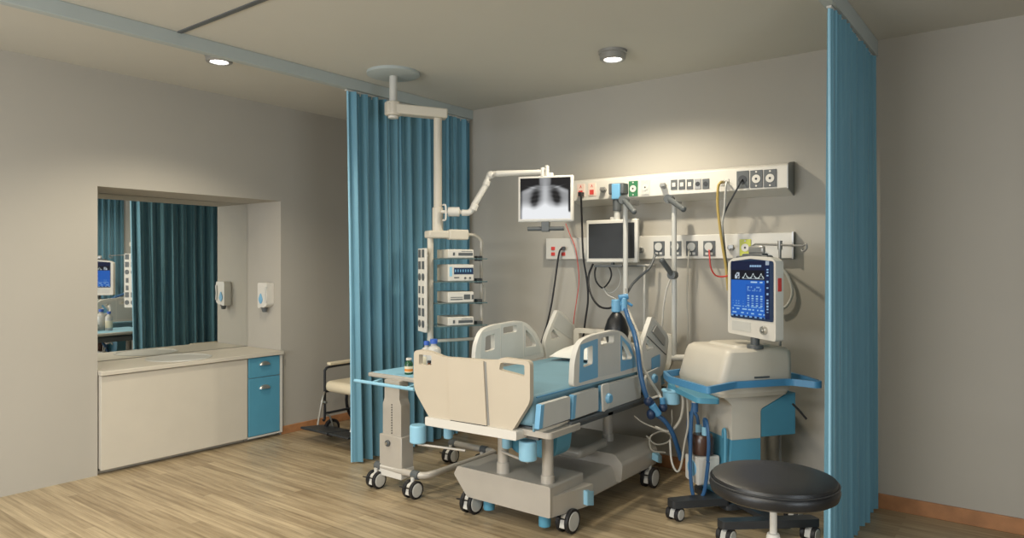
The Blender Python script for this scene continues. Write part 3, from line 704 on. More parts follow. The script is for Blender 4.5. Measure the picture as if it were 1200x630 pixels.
def xray(x, y):
    # bright body with dark lungs, pale ribs and collar bones
    sh = .84 - .55*max(0, abs(x-.5)-.17)**1.15
    body = max(sm(sh+.035, sh-.05, y), .85*sm(.15, .09, abs(x-.5)))
    v = .62*body
    v += .50*sm(.50, .15, y)*body
    v += .18*ga(x, y, .50, .5, .07, .7)
    L = ga(x, y, .31, .57, .085, .20, -.15) + .75*ga(x, y, .28, .40, .07, .13)
    R = ga(x, y, .70, .60, .085, .19, .2) + .65*ga(x, y, .74, .45, .07, .13)
    rib = 1-.22*(.5+.5*math.sin(y*62+abs(x-.5)*14))
    v -= .60*min(1, L)*rib + .64*min(1, R)*rib
    v += .22*ga(x, y, .22, .78, .15, .016, -.28)+.24*ga(x, y, .78, .79, .15, .016, .34)
    v += .10*ga(x, y, .20, .70, .12, .03, .5)+.12*ga(x, y, .82, .70, .12, .03, -.5)
    v *= 1-.55*sm(.07, .0, x)-.85*sm(.945, .975, x)*sm(.12, .2, y)
    v = max(.0, min(1, v)); v = v**2.1+.002
    return (v*.96, v*.98, v)
xm = thing('wall_monitor', 'white-framed monitor showing a chest X-ray at the end of boom arm', 'monitor', tuple(wf(639.5, 233, 5.25)), math.radians(21.2))
obj('casing', MB().bx(-.212, .212, -.018, .022, -.172, .172), 'white', xm, .008, world=False)
grid_screen('xray_screen', 110, 90, .384, .305, xray, xm, -.0195, .003, .62)
obj('bezel_lip', MB().bx(-.20, .20, -.021, -.017, .157, .163).bx(-.20, .20, -.021, -.017, -.157, -.151).bx(-.20, -.193, -.021, -.017, -.151, .157).bx(.193, .20, -.021, -.017, -.151, .157), 'white', xm, world=False)
obj('mount', MB().bx(-.05, .05, .02, .05, -.05, .20), 'white', xm, .006, world=False)
obj('handle', MB().cyl((-.14, -.0, -.222), (.14, -.0, -.222), .016, n=12).bx(-.03, .03, -.02, .02, -.245, -.17), 'dgrey', xm, .004, world=False)

MC = (wy(687.8, 258.9, 4.85)+wy(747.8, 307, 4.85))/2
dm = thing('wall_monitor', 'switched-off dark monitor with pale frame in front of the lower panel', 'monitor', tuple(MC))
obj('casing', MB().bx(-.228, .228, -.012, .025, -.168, .168), 'white', dm, .008, world=False)
obj('screen', MB().bx(-.203, .203, -.0145, -.011, -.135, .140), 'dark', dm, world=False)
obj('mount', MB().bx(-.07, .07, .025, .17, -.06, .06).bx(-.03, .03, .025, .05, .05, .19), 'lgrey', dm, .004, world=False)
obj('tray', MB().bx(-.15, .10, -.02, .06, -.205, -.185).bx(.02, .28, .02, .04, -.20, -.19).bx(-.01, .01, .0, .03, -.20, -.16), 'dgrey', dm, .003, world=False)

# ------------------------------------------------------------------ medical supply panels on the back wall
up = thing('supply_panel', 'upper long white medical supply panel with sockets on the back wall', 'wall panel', (-2.25, YB, 2.06))
UF = 4.93; UXL, UXR = -3.12, -1.40
pb = MB(); prof = [(YB-.001, 2.06), (YB-.001, 2.292), (UF+.03, 2.275), (UF, 2.257), (UF, 2.102)]
pb.slab([(UXL, y, z) for y, z in prof], (UXR-UXL, 0, 0)); obj('casing', pb, 'white', up, .004)
obj('end_cap', MB().slab([(UXR, y, z) for y, z in [(YB-.001, 2.058), (YB-.001, 2.296), (UF+.03, 2.279), (UF-.003, 2.26), (UF-.003, 2.098)]], (.006, 0, 0)), 'grey', up)
lp = thing('supply_panel', 'lower thin white medical supply panel below the sloping one', 'wall panel', (-2.42, YB, 1.62))
LF = 5.035
obj('casing', MB().bx(-3.463, -1.394, LF, YB-.001, 1.621, 1.803), 'white', lp, .005)
obj('end_cap', MB().bx(-1.399, -1.388, LF-.002, YB-.001, 1.618, 1.806), 'grey', lp)
def plate(parent, u, v, w_, h_, Y, kind, mname='dgrey', off=.006):
    c = wy(u, v, Y)
    nm = 'socket'
    o = obj(nm, MB().bx(c.x-w_/2, c.x+w_/2, Y-off, Y+.002, c.z-h_/2, c.z+h_/2), mname, parent, .002)
    y0 = Y-off
    if kind == 'round':
        obj('outlet', MB().cyl((c.x, y0+.001, c.z), (c.x, y0-.004, c.z), min(w_, h_)*.34, n=20), 'white', o)
        mb = MB()
        mb.cyl((c.x, y0-.003, c.z), (c.x, y0-.006, c.z), min(w_, h_)*.10, n=8)
        obj('outlet_hole', mb, 'dark', o)
        mb = MB()
        for s in (-1, 1): mb.cyl((c.x, y0+.001, c.z+s*h_*.40), (c.x, y0-.003, c.z+s*h_*.40), w_*.08, n=8)
        obj('screw', mb, 'white', o)
    elif kind == 'small':
        obj('outlet', MB().bx(c.x-w_*.25, c.x+w_*.25, y0-.003, y0+.001, c.z-h_*.2, c.z+h_*.2), 'white', o)
    elif kind == 'double':
        obj('outlet', MB().cyl((c.x, y0+.001, c.z+h_*.12), (c.x, y0-.012, c.z+h_*.12), w_*.34, n=18), 'lgrey', o)
        obj('outlet_slot', MB().bx(c.x-w_*.3, c.x-w_*.06, y0-.003, y0+.001, c.z-h_*.42, c.z-h_*.26).bx(c.x+w_*.06, c.x+w_*.3, y0-.003, y0+.001, c.z-h_*.42, c.z-h_*.26), 'lgrey', o)
    elif kind == 'dark':
        obj('outlet', MB().cyl((c.x, y0+.001, c.z), (c.x, y0-.004, c.z), min(w_, h_)*.34, n=20), 'dark', o)
    elif kind == 'red':
        obj('outlet', MB().bx(c.x-.018, c.x+.018, y0-.004, y0+.001, c.z-h_*.38, c.z-h_*.02), 'red', o)
        obj('letter_mark', MB().slab([(c.x-.010, y0-.001, c.z+.018), (c.x, y0-.001, c.z+.044), (c.x+.010, y0-.001, c.z+.018), (c.x+.005, y0-.001, c.z+.018), (c.x, y0-.001, c.z+.030), (c.x-.005, y0-.001, c.z+.018)], (0, -.001, 0)), 'red', o)
    return o
def knob(parent, u, v, Y, r=.018):
    c = wy(u, v, Y)
    o = obj('gas_outlet', MB().cyl((c.x, Y+.002, c.z), (c.x, Y-.022, c.z), r*1.25, n=18).cyl((c.x, Y-.02, c.z), (c.x, Y-.05, c.z), r*.8, n=14), 'grey', parent, .002)
    obj('outlet_wing', MB().bx(c.x-.006, c.x+.03, Y-.055, Y-.035, c.z-.006, c.z+.018), 'grey', o)
plate(up, 681, 223, .072, .105, UF, 'red', 'pink'); plate(up, 694, 222, .072, .105, UF, 'red', 'pink')
knob(up, 708, 222.5, UF); knob(up, 778, 218, UF)
plate(up, 742.3, 221, .078, .12, UF, 'round', 'green'); plate(up, 756.5, 219.5, .07, .115, UF, 'round', 'lgrey')
for i, u in enumerate((790, 799.3, 808.6, 818, 827.3)): plate(up, u, 215.8-.28*(i-2), .050, .074, UF, 'small' if i < 3 else 'dark', 'dgrey' if i != 3 else 'grey')
for u in (846, 851.5): plate(up, u, 213.5, .034, .05, UF, 'dark', 'white')
for i, u in enumerate((870.5, 886.5, 902.7)): plate(up, u, 210.3-.8*i, .086, .122, UF, 'dark' if i == 0 else 'round')
for u, v in ((648.3, 291), (660.3, 291), (648.3, 297.5), (660.3, 297.5)): plate(lp, u, v, .038, .030, LF, '', 'red')
for u in (772.5, 792, 811, 831.3): plate(lp, u, 291, .092, .112, LF, 'double')
knob(lp, 752, 293, LF); knob(lp, 857, 290, LF)
plate(lp, 873.5, 290, .082, .12, LF, 'round', 'lime')

# suction regulator clipped on the upper panel
rg = thing('suction_regulator', 'blue and black suction regulator plugged into the upper supply panel', 'medical device', tuple(wy(723, 222, UF)))
Yr = UF-.055
a, b_ = wy(715, 215.5, Yr), wy(732.5, 227, Yr)
obj('head', MB().bx(a.x, b_.x, Yr-.03, UF, b_.z, a.z), 'dgrey', rg, .008)
a, b_ = wy(717.5, 215.5, Yr-.03), wy(727, 233, Yr-.03)
obj('blue_valve', MB().bx(a.x, b_.x, Yr-.045, Yr-.02, b_.z, a.z), 'blue', rg, .006)
a, b_ = wy(718.5, 229, Yr), wy(728, 247, Yr)
obj('lower_body', MB().cyl(((a.x+b_.x)/2, Yr, b_.z), ((a.x+b_.x)/2, Yr, a.z), .034), 'dgrey', rg, .004)
obj('outlet_stub', MB().cyl(((a.x+b_.x)/2, Yr, b_.z-.09), ((a.x+b_.x)/2, Yr, b_.z+.01), .024), 'lgrey', rg, .003)

# accessory poles in front of the panels
def pole(label, u, vt, vb, Y, levers, foot=None):
    a, b = wy(u, vt, Y), wy(u, vb, Y); b = Vector((a.x, Y, b.z))
    t = thing('accessory_pole', label, 'pole', tuple(b), 0, 'poles in front of the supply panels')
    obj('pole', MB().cyl(b, a, .019, n=16), 'lgrey', t, .003)
    for (u0, v0, u1, v1) in levers:
        p, q_ = wy(u0, v0, Y-.035), wy(u1, v1, Y-.16)
        l = obj('lever', MB().cyl(p, q_, .020, n=14).sph(q_, .021).cyl(Vector((p.x, Y, p.z)), Vector((p.x, Y-.06, p.z)), .032), 'dgrey', t)
    if foot: obj('foot_bar', MB().cyl(wy(*foot[0], Y), wy(*foot[1], Y), .024), 'white', t, .004)
    obj('wall_clamp', MB().bx(a.x-.02, a.x+.02, Y, UF+.02 if a.z > 2.05 else YB, a.z-.05, a.z-.01), 'grey', t, .003)
    return t
pole('pale vertical pole with dark lever standing in front of the dark monitor', 733, 231, 352, 4.76, [(731, 234, 743, 248)])
pole('pale vertical pole with two dark levers right of the dark monitor', 790, 234, 421, 4.86, [(784, 233, 801, 245), (788, 322, 776, 305)], ((788, 419), (813, 419)))
a, b_ = wy(755, 311, 5.0), wy(755, 392, 5.0)
tag(obj('thin_rod', MB().cyl((a.x, 5.0, a.z), (a.x, 5.0, b_.z), .009).bx(a.x-.06, a.x+.06, 4.99, YB, a.z-.004, a.z+.01), 'white', bevel=.002), 'thin white vertical rod on the wall between the two accessory poles', 'rod')

# ------------------------------------------------------------------ ventilator cart
CT = math.radians(-36.1)
vt = thing('ventilator_cart', 'cream and teal ventilator on wheeled cart with blue bumper rail', 'ventilator', (-1.648, 4.545, 0), CT)
V = dict(world=False)
# body: sloping shell
mb = MB()
def ring(x0, x1, y0, y1, z, r=.06): return rnd([(x0, y0, z), (x1, y0, z), (x1, y1, z), (x0, y1, z)], r, 5)
def loft(mb, rings, m=0):
    R_ = [[mb.bm.verts.new(p) for p in r] for r in rings]; n = len(R_[0])
    for i in range(len(R_)-1):
        for k in range(n): mb.bm.faces.new((R_[i][k], R_[i][(k+1) % n], R_[i+1][(k+1) % n], R_[i+1][k])).material_index = m
    mb.bm.faces.new(R_[0][::-1]).material_index = m; mb.bm.faces.new(R_[-1]).material_index = m
    return mb
loft(mb, [ring(-.25, .25, -.24, .275, .78, .05), ring(-.255, .262, -.255, .285, .84, .05), ring(-.25, .258, -.205, .283, 1.005, .05), ring(-.245, .252, -.19, .28, 1.035, .05), ring(-.225, .232, -.165, .262, 1.052, .05)])
obj('upper_body', mb, 'cream', vt, **V)
obj('top_plate', loft(MB(), [ring(-.17, .17, -.08, .20, 1.05, .05), ring(-.16, .16, -.07, .19, 1.066, .05)]), 'cream', vt, **V)
mb = MB(); mb.slab(rnd([(-.165, -.225, .82), (-.165, .278, .82), (-.165, .278, .745), (-.165, .095, .66), (-.165, .095, .475), (-.165, -.115, .475), (-.165, -.115, .70), (-.165, -.225, .785)], [.005, .005, .02, .02, .002, .002, .02, .02]), (.345, 0, 0))
obj('neck', mb, 'cream', vt, .022, 4, **V)
obj('lower_body', loft(MB(), [ring(-.225, .235, -.215, .265, .755, .05), ring(-.25, .255, -.235, .278, .80, .05)]), 'cream', vt, **V)
obj('lower_column', MB().slab(rnd([(-.165, -.115, .478), (-.165, .095, .478), (-.165, .095, .07), (-.165, -.10, .07), (-.165, -.16, .13), (-.165, -.13, .30)], [.002, .002, .02, .02, .03, .1]), (.345, 0, 0)), 'teal', vt, .022, 4, **V)
obj('drawer_box', MB().slab([(.176, .098, .48), (.176, .365, .48), (.176, .365, .752), (.176, .27, .735), (.176, .098, .655)], (-.30, 0, 0)), 'teal', vt, .006, **V)
obj('front_tray', MB().slab(rnd([(-.21, -.36, .785), (.18, -.36, .755), (.22, -.22, .75), (-.23, -.22, .79)], .03), (0, 0, -.035)), 'teal', vt, .01, **V)
obj('body_slot', MB().bx(.260, .264, -.01, .10, .872, .884), 'dgrey', vt, **V)
rl = [(-.02, -.455), (.36, -.44), (.405, -.42), (.305, -.19), (.295, -.16), (.295, .20), (.31, .24), (.43, .31), (.43, .36), (.22, .41), (-.22, .41), (-.30, .30), (-.295, -.18), (-.22, -.38)]
RZ = .845
def railpts(off): 
    out = []
    n = len(rl)
    for i in range(n):
        p = Vector(rl[i]); a = Vector(rl[i-1]); b = Vector(rl[(i+1) % n])
        t = ((b-a).normalized()); nn = Vector((t.y, -t.x)); out.append(p+nn*off)
    return out
O_ = [(p.x, p.y, RZ-.022) for p in railpts(0)]; I_ = [(p.x, p.y, RZ-.022) for p in railpts(-.022)]
obj('bumper_rail', MB().slab(rnd(O_, .03), (0, 0, .042), [rnd(I_, .025)]), 'rblue', vt, .005, **V)
obj('rail_bracket', MB().bx(.25, .28, -.02, .02, .83, .86).bx(.25, .28, .14, .18, .83, .86).bx(-.30, -.25, 0, .04, .83, .86).bx(-.02, .02, .26, .41, .83, .86), 'dgrey', vt, **V)
# base with four twin casters
bsm = MB().bx(-.02, .53, -.14, .10, .055, .10)
obj('base_plate', MB().slab(rnd([(-.20, -.17, .045), (.21, -.17, .045), (.21, .14, .045), (-.20, .14, .045)], .04), (0, 0, .04)), 'dark', vt, .006, **V)
arms = MB()
arms.slab(rnd([(.10, -.53, .085), (.18, -.53, .085), (.22, -.16, .085), (.10, -.12, .085)], .02), (0, 0, .045))
arms.slab(rnd([(.49, -.43, .085), (.56, -.43, .085), (.68, .13, .085), (.60, .13, .085)], .02), (0, 0, .045))
arms.slab(rnd([(.12, -.10, .07), (.60, -.10, .07), (.62, -.02, .07), (.12, .02, .07)], .01), (0, 0, .03))
arms.slab(rnd([(.0, .05, .085), (.1, .0, .085), (.40, .20, .085), (.33, .25, .085)], .02), (0, 0, .04))
arms.bx(-.03, .015, .05, .40, .085, .125)
obj('base_arms', arms, 'dark', vt, .006, **V)
for (x, y) in ((.135, -.49), (.53, -.39), (.64, .09), (.36, .20)):
    c = caster(vt, x, y, R=.042, top=.10, brake=False, hood='lgrey')
    c.rotation_euler = (0, 0, math.radians(25)); 
# monitor on post
obj('screen_post', MB().cyl((.20, .04, 1.05), (.20, .04, 1.2), .028).cyl((.20, .04, 1.05), (.20, .04, 1.075), .05), 'dgrey', vt, .003, **V)
SX0, SX1, SY = -.036, .454, 0.0
cxs = (SX0+SX1)/2
shell = [(SX0, 0, 1.13), (SX1, 0, 1.12), (SX1, 0, 1.60), (SX1-.05, 0, 1.625), (cxs, 0, 1.635), (SX0+.05, 0, 1.62), (SX0, 0, 1.595)]
ds = obj('display_unit', MB().slab(rnd([(x, -.0, z) for x, y, z in shell], .02), (0, .055, 0)), 'white', vt, .01, 3, **V)
obj('display_back', MB().bx(SX0+.06, SX1-.05, .05, .10, 1.20, 1.56), 'lgrey', ds, .02, **V)
obj('display_side_mark', MB().bx(SX1-.002, SX1+.002, .015, .040, 1.42, 1.50), 'red', ds, **V)
obj('carry_handle', MB().bx(cxs-.11, cxs+.10, .01, .06, 1.63, 1.65).bx(cxs-.16, cxs+.16, .0, .05, 1.62, 1.637), 'dgrey', ds, .01, **V)
obj('clip_holder', MB().bx(cxs-.06, cxs+.09, .02, .05, 1.645, 1.70), 'grey', ds, .015, **V)
def vent_ui(x, y):
    navy = (.004, .010, .045); blue = (.015, .13, .55); pale = (.35, .55, .80)
    h = lambda a, b: math.modf(abs(math.sin(a*127.1+b*311.7)*43758.5))[0]
    c = navy
    if x > .88:
        c = (.004, .014, .07)
        if .93 < x < .975 and .12 < y < .86 and (y*19) % 1 < .5 and h(int(y*19), 3) > .35: c = pale
        if y > .93 and .90 < x < .98 and (x*40) % 1 < .6: c = (.7, .8, .9)
        return c
    if y > .84:
        if y < .925 and y > .895 and .50 < x < .80 and (x*22) % 1 < .75: c = pale
        return c
    if y > .66:
        c = (.003, .004, .010)
        if .30 < x < .86:
            p = ((x-.32)*5) % 1
            wv = .70+.075*math.exp(-((p-.35)/.16)**2)+.02*math.exp(-((p-.6)/.05)**2)
            if abs(y-wv) < .011: c = (.65, .75, .75)
            if abs(y-.685) < .004: c = (.3, .35, .4)
        if .10 < x < .24 and .68 < y < .80 and h(int(x*40), int(y*45)) > .45: c = (.55, .62, .70)
        return c
    c = blue
    if x > .40 and .20 < y < .58:
        c = (.012, .10, .47)
        if .47 < y < .55 and .44 < x < .80 and h(int(x*34), int(y*30)) > .5 and (y*30) % 1 < .5: c = (.20, .40, .75)
        if y < .42 and (x*9) % 1 < .45 and (y*24) % 1 < .35: c = (.35, .6, .85)
    if y < .19 and (y*16) % 1 < .38 and h(int(x*26), int(y*16)) > .42: c = (.35, .60, .88)
    if y < .03: c = (.004, .02, .10) if (x*8) % 1 > .5 else (.2, .4, .7)
    if .22 < y < .32 and .05 < x < .34 and (y*22) % 1 < .35 and h(int(x*30), 9) > .5: c = (.25, .5, .85)
    if y > .62 and .5 < x < .85 and h(int(x*30), 4) > .5 and y < .64: c = (.5, .7, .9)
    return c
grid_screen('touch_screen', 90, 90, .395, .355, vent_ui, ds, -.0035, 1.425, .62, cxs-.005)
obj('screen_bezel', MB().slab(rnd([(SX0+.035, -.001, 1.235), (SX1-.018, -.001, 1.235), (SX1-.018, -.001, 1.60), (cxs, -.001, 1.617), (SX0+.035, -.001, 1.60)], .015), (0, -.002, 0)), 'navy', ds, **V)
obj('dial', MB().cyl((SX1-.10, 0, 1.18), (SX1-.10, -.022, 1.18), .026).cyl((SX1-.10, -.022, 1.18), (SX1-.10, -.030, 1.18), .014), 'steel', ds, .003, **V)
obj('key_pad', MB().bx(SX0+.05, SX0+.25, -.002, .002, 1.155, 1.215), 'lgrey', ds, **V)
# accessory pole with hooks behind the screen
obj('drip_pole', MB().cyl((-.008, .385, .12), (-.008, .385, 1.72), .009, n=10).cyl((-.008, .26, .88), (-.008, .385, .88), .012), 'grey', vt, **V)
obj('hook_bar', MB().cyl((-.28, .385, 1.725), (.22, .385, 1.70), .007).tube([(.22, .385, 1.70), (.25, .385, 1.71), (.25, .385, 1.68), (.22, .385, 1.665), (.205, .385, 1.68)], .006).tube([(-.28, .385, 1.725), (-.31, .385, 1.71), (-.30, .385, 1.68), (-.27, .385, 1.685)], .006).cyl((-.008, .385, 1.68), (-.008, .385, 1.74), .016), 'grey', vt, **V)
obj('power_lead', MB().tube([(.262, .27, .70), (.29, .30, .66), (.32, .33, .61)], .007), 'black', vt, **V)
# humidifier block at the front of the column
obj('humidifier', MB().slab(rnd([(-.065, -.30, .345), (.095, -.30, .36), (.095, -.30, .18), (-.065, -.30, .19)], .015), (0, .15, 0)), 'white', vt, .008, **V)
obj('blue_disc', MB().cyl((.018, -.300, .275), (.018, -.306, .275), .050, n=28), 'blue', vt, .001, **V)
obj('water_jar', MB().lathe((.02, -.225, .362), ((.068, 0), (.072, .01), (.072, .10), (.06, .125), (.03, .13))), 'brown', vt, **V)
obj('tube_port', MB().cyl((-.02, -.23, .46), (-.02, -.23, .54), .020).cyl((.055, -.23, .46), (.055, -.23, .54), .020), 'lblue', vt, .002, **V)
hm = MB()
hm.tube([(-.02, -.23, .53), (-.03, -.24, .60), (-.08, -.26, .60), (-.10, -.26, .5), (-.09, -.25, .36)], .011)
hm.tube([(.055, -.23, .53), (.065, -.24, .59), (.11, -.25, .58), (.13, -.25, .46), (.12, -.25, .34)], .011)
obj('coiled_hoses', hm, 'hose', vt, **V)
obj('front_hose', MB().tube([(.05, -.30, .72), (.05, -.325, .6), (.055, -.335, .4), (.065, -.34, .24), (.08, -.33, .12), (.11, -.31, .10), (.13, -.28, .16), (.14, -.26, .34)], .012).cyl((.05, -.30, .64), (.05, -.30, .70), .022), 'hose', vt, **V)
obj('hose_connector', MB().cyl((.05, -.30, .69), (.05, -.30, .75), .020), 'white', vt, .002, **V)
obj('side_hose', MB().tube([(.12, -.14, .48), (.13, -.145, .53), (.16, -.15, .52), (.165, -.155, .3), (.16, -.16, .18), (.14, -.17, .14)], .009), 'teal', vt, **V)

# ------------------------------------------------------------------ stool
st = thing('swivel_stool', 'black vinyl round-seated swivel stool on pale gas column in the foreground', 'stool', (-.835, 2.758, 0))
obj('seat', MB().lathe((0, 0, 0), ((.10, .70), (.215, .702), (.232, .712), (.238, .735), (.232, .752), (.226, .756), (.230, .760), (.226, .770), (.205, .776), (.12, .778), (.02, .778)), n=48), 'vinyl', st, **V)
obj('seat_piping', MB().tube([(.2335*math.cos(2*PI*k/48), .2335*math.sin(2*PI*k/48), .757) for k in range(49)], .0035, n=6, smooth=False), 'dark', st, **V)
obj('seat_plate', MB().bx(-.08, .08, -.08, .08, .685, .702), 'dgrey', st, .004, **V)
obj('gas_piston', MB().cyl((0, 0, .52), (0, 0, .69), .0135), 'white', st, **V)
obj('gas_column', MB().lathe((0, 0, 0), ((.026, .12), (.026, .535), (.022, .55), (.014, .552))), 'white', st, **V)
obj('hub', MB().lathe((0, 0, 0), ((.05, .09), (.05, .14), (.03, .16))), 'dark', st, **V)
for k in range(5):
    a = 2*PI*k/5+.3; c_, s_ = math.cos(a), math.sin(a)
    g = obj('base_leg', MB().slab([(.04*c_-.022*s_, .04*s_+.022*c_, .13), (.27*c_-.014*s_, .27*s_+.014*c_, .085), (.27*c_+.014*s_, .27*s_-.014*c_, .085), (.04*c_+.022*s_, .04*s_-.022*c_, .13)], (0, 0, -.028)), 'dark', st, .004, **V)
    c = caster(st, .265*c_, .265*s_, R=.028, top=.075, brake=False, hood='dark'); c.rotation_euler = (0, 0, a+.7)

# ------------------------------------------------------------------ resuscitator, cables, hoses
BF = 5.08
rb = thing('resuscitator_bag', 'black resuscitator bag with blue valve hanging over the pillow', 'resuscitator', tuple(wf(722, 372, BF)))
bp = []
c0 = wf(722.5, 365, BF); c1 = wf(721, 415, BF)
H_ = c0.z-c1.z
obj('bag', MB().lathe((c0.x, c0.y, c1.z), ((.012, 0), (.035, H_*.05), (.068, H_*.25), (.088, H_*.48), (.086, H_*.62), (.066, H_*.82), (.034, H_*.97), (.02, H_)), n=24), 'vinyl', rb)
vv = wf(722, 358, BF)
obj('valve', MB().cyl((vv.x, vv.y, vv.z-.045), (vv.x, vv.y, vv.z+.045), .034).cyl(wf(717, 359, BF), wf(731, 355, BF), .022).cyl(wf(731, 364, BF), wf(731, 349, BF), .026), 'blue', rb, .004)
obj('valve_connector', MB().cyl(wf(725, 349, BF), wf(736, 347, BF), .022).cyl(wf(731, 352, BF), wf(741, 358, BF), .010).sph(wf(727, 355, BF), .022), 'rblue', rb, .003)
obj('hook', MB().tube([wf(731, 351, BF), wf(733, 344, BF+.03), wf(733.5, 338, BF+.07)], .006), 'steel', rb)
def cable(name, label, cat, pts, r, m, n=8, sub=6, group=None):
    return tag(obj(name, MB().tube(pts, r, n=n, sub=sub), m), label, cat, group)
Y_ = lambda l, y0, y1: [wy(u, v, y0+(y1-y0)*i/(len(l)-1)) for i, (u, v) in enumerate(l)]
cable('power_cable', 'dark cable plugged into the red socket of upper panel, running down behind bed', 'cable', [wy(681, 226, 4.90), wy(681, 232, 4.88)] + Y_([(682, 262), (683.5, 300), (688, 330), (689, 352), (686, 375), (682, 405)], 4.93, 5.0), .008, 'black')
obj('plug', MB().box(wy(681, 227.5, 4.905), (.034, .05, .032)), 'dark', bpy.data.objects['power_cable'], .003)
c = cable('power_cable', 'dark cable drooping from the red sockets at left of lower panel', 'cable', [wy(661, 291, 5.01), wy(657, 292, 4.98)] + Y_([(654.5, 300), (651, 325), (646.5, 355), (641, 380), (634, 402)], 4.98, 4.99), .008, 'black')
obj('plug', MB().cyl(wy(661, 291, 5.035), wy(660, 291, 4.99), .017), 'dark', c)
pts = []
seg_ = Y_([(663, 262), (668, 275), (674, 290), (677.5, 312), (678.5, 330), (676, 350), (673, 370), (671, 390)], 5.02, 5.03)
cable('spiral_cord', 'thin red spiral cord hanging on the wall left of dark monitor', 'cord', seg_, .0035, 'red', n=6)
cable('data_cable', 'black cable curving from dark monitor down to the resuscitator valve', 'cable', Y_([(695, 309), (690, 322), (690, 336), (695, 350), (703, 359), (713, 361), (721, 358)], 4.92, 4.72), .0085, 'black')
cable('data_cable', 'black cable loop hanging under the left side of dark monitor', 'cable', Y_([(699, 310), (697, 320), (699, 330), (706, 337), (713, 331), (716.5, 322), (714, 313), (708, 311)], 4.95, 4.95), .007, 'black')
cable('data_cable', 'thin grey cable loop hanging under the right side of dark monitor', 'cable', Y_([(723, 312), (727, 322), (726, 333), (720, 341), (713, 343), (707, 337), (712, 345), (722, 350)], 5.0, 4.9), .004, 'lgrey')
cable('power_cable', 'thick dark cable from the double socket sloping down to the pole by monitor', 'cable', Y_([(768, 297), (765, 306), (760, 315), (750, 324), (741, 333), (735, 343)], 4.99, 4.80), .010, 'dgrey')
cable('gas_hose', 'yellow gas hose hanging from the upper panel towards ventilator screen', 'hose', [wy(847.5, 213, 4.91), wy(844, 214, 4.86)] + Y_([(841.5, 220), (841, 240), (843.5, 265), (847, 290), (851, 315), (853, 340)], 4.86, 4.98), .010, 'yellow')
cable('gas_hose', 'pale grey gas hose hanging just right of the yellow hose', 'hose', [wy(851.5, 213, 4.91), wy(851, 216, 4.86)] + Y_([(850, 228), (849, 245), (846.5, 262), (847, 285), (850, 305), (853, 330)], 4.87, 4.98), .008, 'lgrey')
cable('power_cable', 'thin dark cable slanting from the dark round socket of upper panel', 'cable', [wy(870, 210.5, 4.92), wy(867, 215, 4.88)] + Y_([(860, 228), (852, 243), (847, 258), (848, 278), (850.5, 300), (854, 325)], 4.88, 4.98), .006, 'dark')
cable('red_cord', 'short red cord looping from lower panel to the ventilator screen', 'cord', [wy(831, 293, 5.02), wy(831.5, 300, 4.97)] + Y_([(833, 313), (838, 322), (846, 324), (853, 323)], 4.97, 4.9), .006, 'red')
cable('white_hose', 'thin white tube falling from lower panel beside the rear pole', 'hose', [wy(808, 292, 5.02), wy(807, 298, 4.98)] + Y_([(806, 320), (805, 350), (806, 385), (804, 410), (799, 425)], 4.99, 4.99), .006, 'clear')
cable('white_hose', 'white tube curving down from middle pole lever to the bed head', 'hose', Y_([(786, 326), (781, 340), (777.5, 360), (776, 380), (773, 395)], 4.88, 4.98), .007, 'white')
cable('curved_hose', 'large grey tube loop on the wall behind ventilator screen', 'hose', Y_([(913, 312), (921, 320), (927, 333), (928, 346), (922, 358), (912, 363)], 5.05, 5.05), .010, 'lgrey')
cable('breathing_hose', 'blue corrugated breathing hose draped over the bed rail down to the floor', 'hose', [wf(733, 362, 5.05), wf(737, 375, 4.98), wf(743, 390, 4.80), wf(747.5, 412, 4.66), wf(750.5, 437, 4.60), wf(756, 460, 4.58), wf(766, 482, 4.60), wf(778, 492, 4.60), wf(787, 505, 4.62), wf(793, 521, 4.66), wf(798, 538, 4.70)], .016, 'hose', n=12)
cable('clear_hose', 'pale clear breathing tube running next to the blue hose', 'hose', [wf(735, 362, 5.08), wf(741, 376, 4.98), wf(747.5, 392, 4.84), wf(751, 412, 4.70), wf(753.5, 430, 4.66), wf(762, 446, 4.66), wf(770, 458, 4.70), wf(776, 468, 4.68)], .012, 'clear')
wt = thing('water_trap', 'navy water traps with blue joint on the breathing hose', 'water trap', tuple(wf(764, 480, 4.6)))
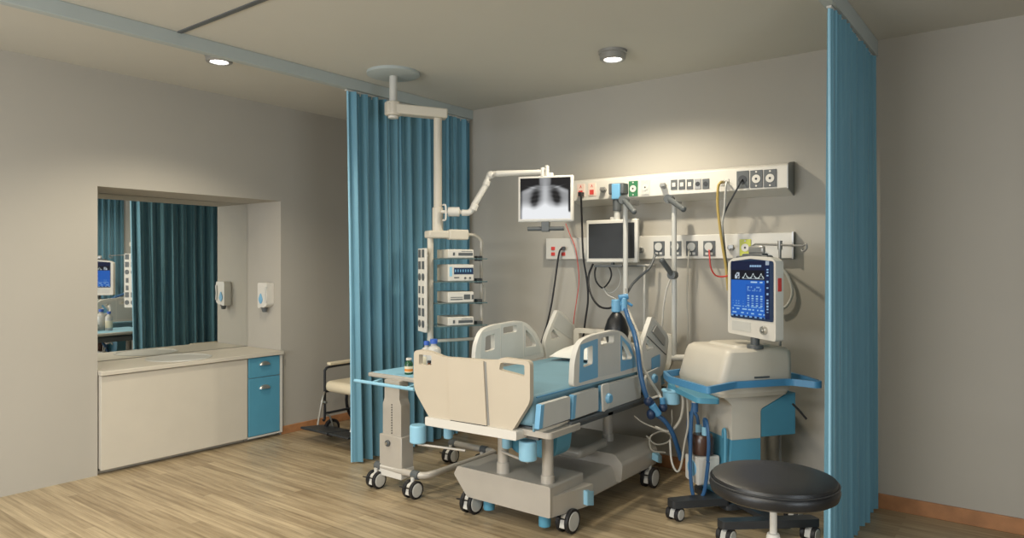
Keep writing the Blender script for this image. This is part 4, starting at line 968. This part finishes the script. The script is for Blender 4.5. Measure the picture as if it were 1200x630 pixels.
obj('trap', MB().sph(wf(760, 470, 4.58), .032).cyl(wf(760, 470, 4.58), wf(765, 474, 4.58), .024), 'navy', wt)
obj('trap', MB().sph(wf(763, 485, 4.56), .030, sc=(1, 1, 1.2)), 'navy', wt)
obj('trap', MB().sph(wf(777, 477, 4.60), .030), 'navy', wt)
obj('joint', MB().cyl(wf(764, 474, 4.56), wf(772, 486, 4.56), .024).cyl(wf(776, 466, 4.6), wf(777, 476, 4.6), .018), 'rblue', wt, .003)
cu = wf(787, 465, 4.66)
tag(obj('suction_cup_jar', MB().lathe((cu.x, cu.y, cu.z-.045), ((.045, 0), (.055, .005), (.060, .08), (.066, .085), (.066, .095), (.05, .1))), 'lblue'), 'pale blue cup-shaped canister hanging between bed head and ventilator', 'canister')
for i, (l, pts, r) in enumerate((
    ('clear tube hanging in a long loop just left of ventilator tray', [wf(805, 463, 4.62), wf(806, 480, 4.6), wf(806, 500, 4.6), wf(802, 520, 4.6), wf(798, 545, 4.6), wf(793, 552, 4.6), wf(787, 540, 4.62), wf(785, 515, 4.65)], .007),
    ('clear tube arching from ventilator rail down past blue canister', [wf(792, 450, 4.6), wf(800, 465, 4.6), wf(799, 485, 4.6), wf(793, 498, 4.62), wf(783, 505, 4.66), wf(768, 500, 4.72)], .009),
    ('clear tube from bed head sloping towards the blue canister', [wf(743, 487, 4.8), wf(752, 494, 4.78), wf(765, 500, 4.76), wf(780, 505, 4.74), wf(787, 498, 4.7), wf(787, 480, 4.66)], .005),
    ('clear tube coil lying low behind the bed head caster', [wf(757, 510, 4.95), wf(768, 520, 4.95), wf(782, 518, 4.95), wf(786, 510, 4.95), wf(775, 505, 4.95), wf(762, 512, 4.95), wf(764, 527, 4.95), wf(780, 530, 4.95)], .006),
    ('clear tube rising beside blue breathing hose at the bed head rail', [wf(757, 440, 4.62), wf(755, 446, 4.6), wf(757, 458, 4.6), wf(762, 466, 4.6), wf(771, 464, 4.62)], .008))):
    cable('clear_tube', l, 'tube', pts, r, 'clear', group='clear tubes between bed head and ventilator')
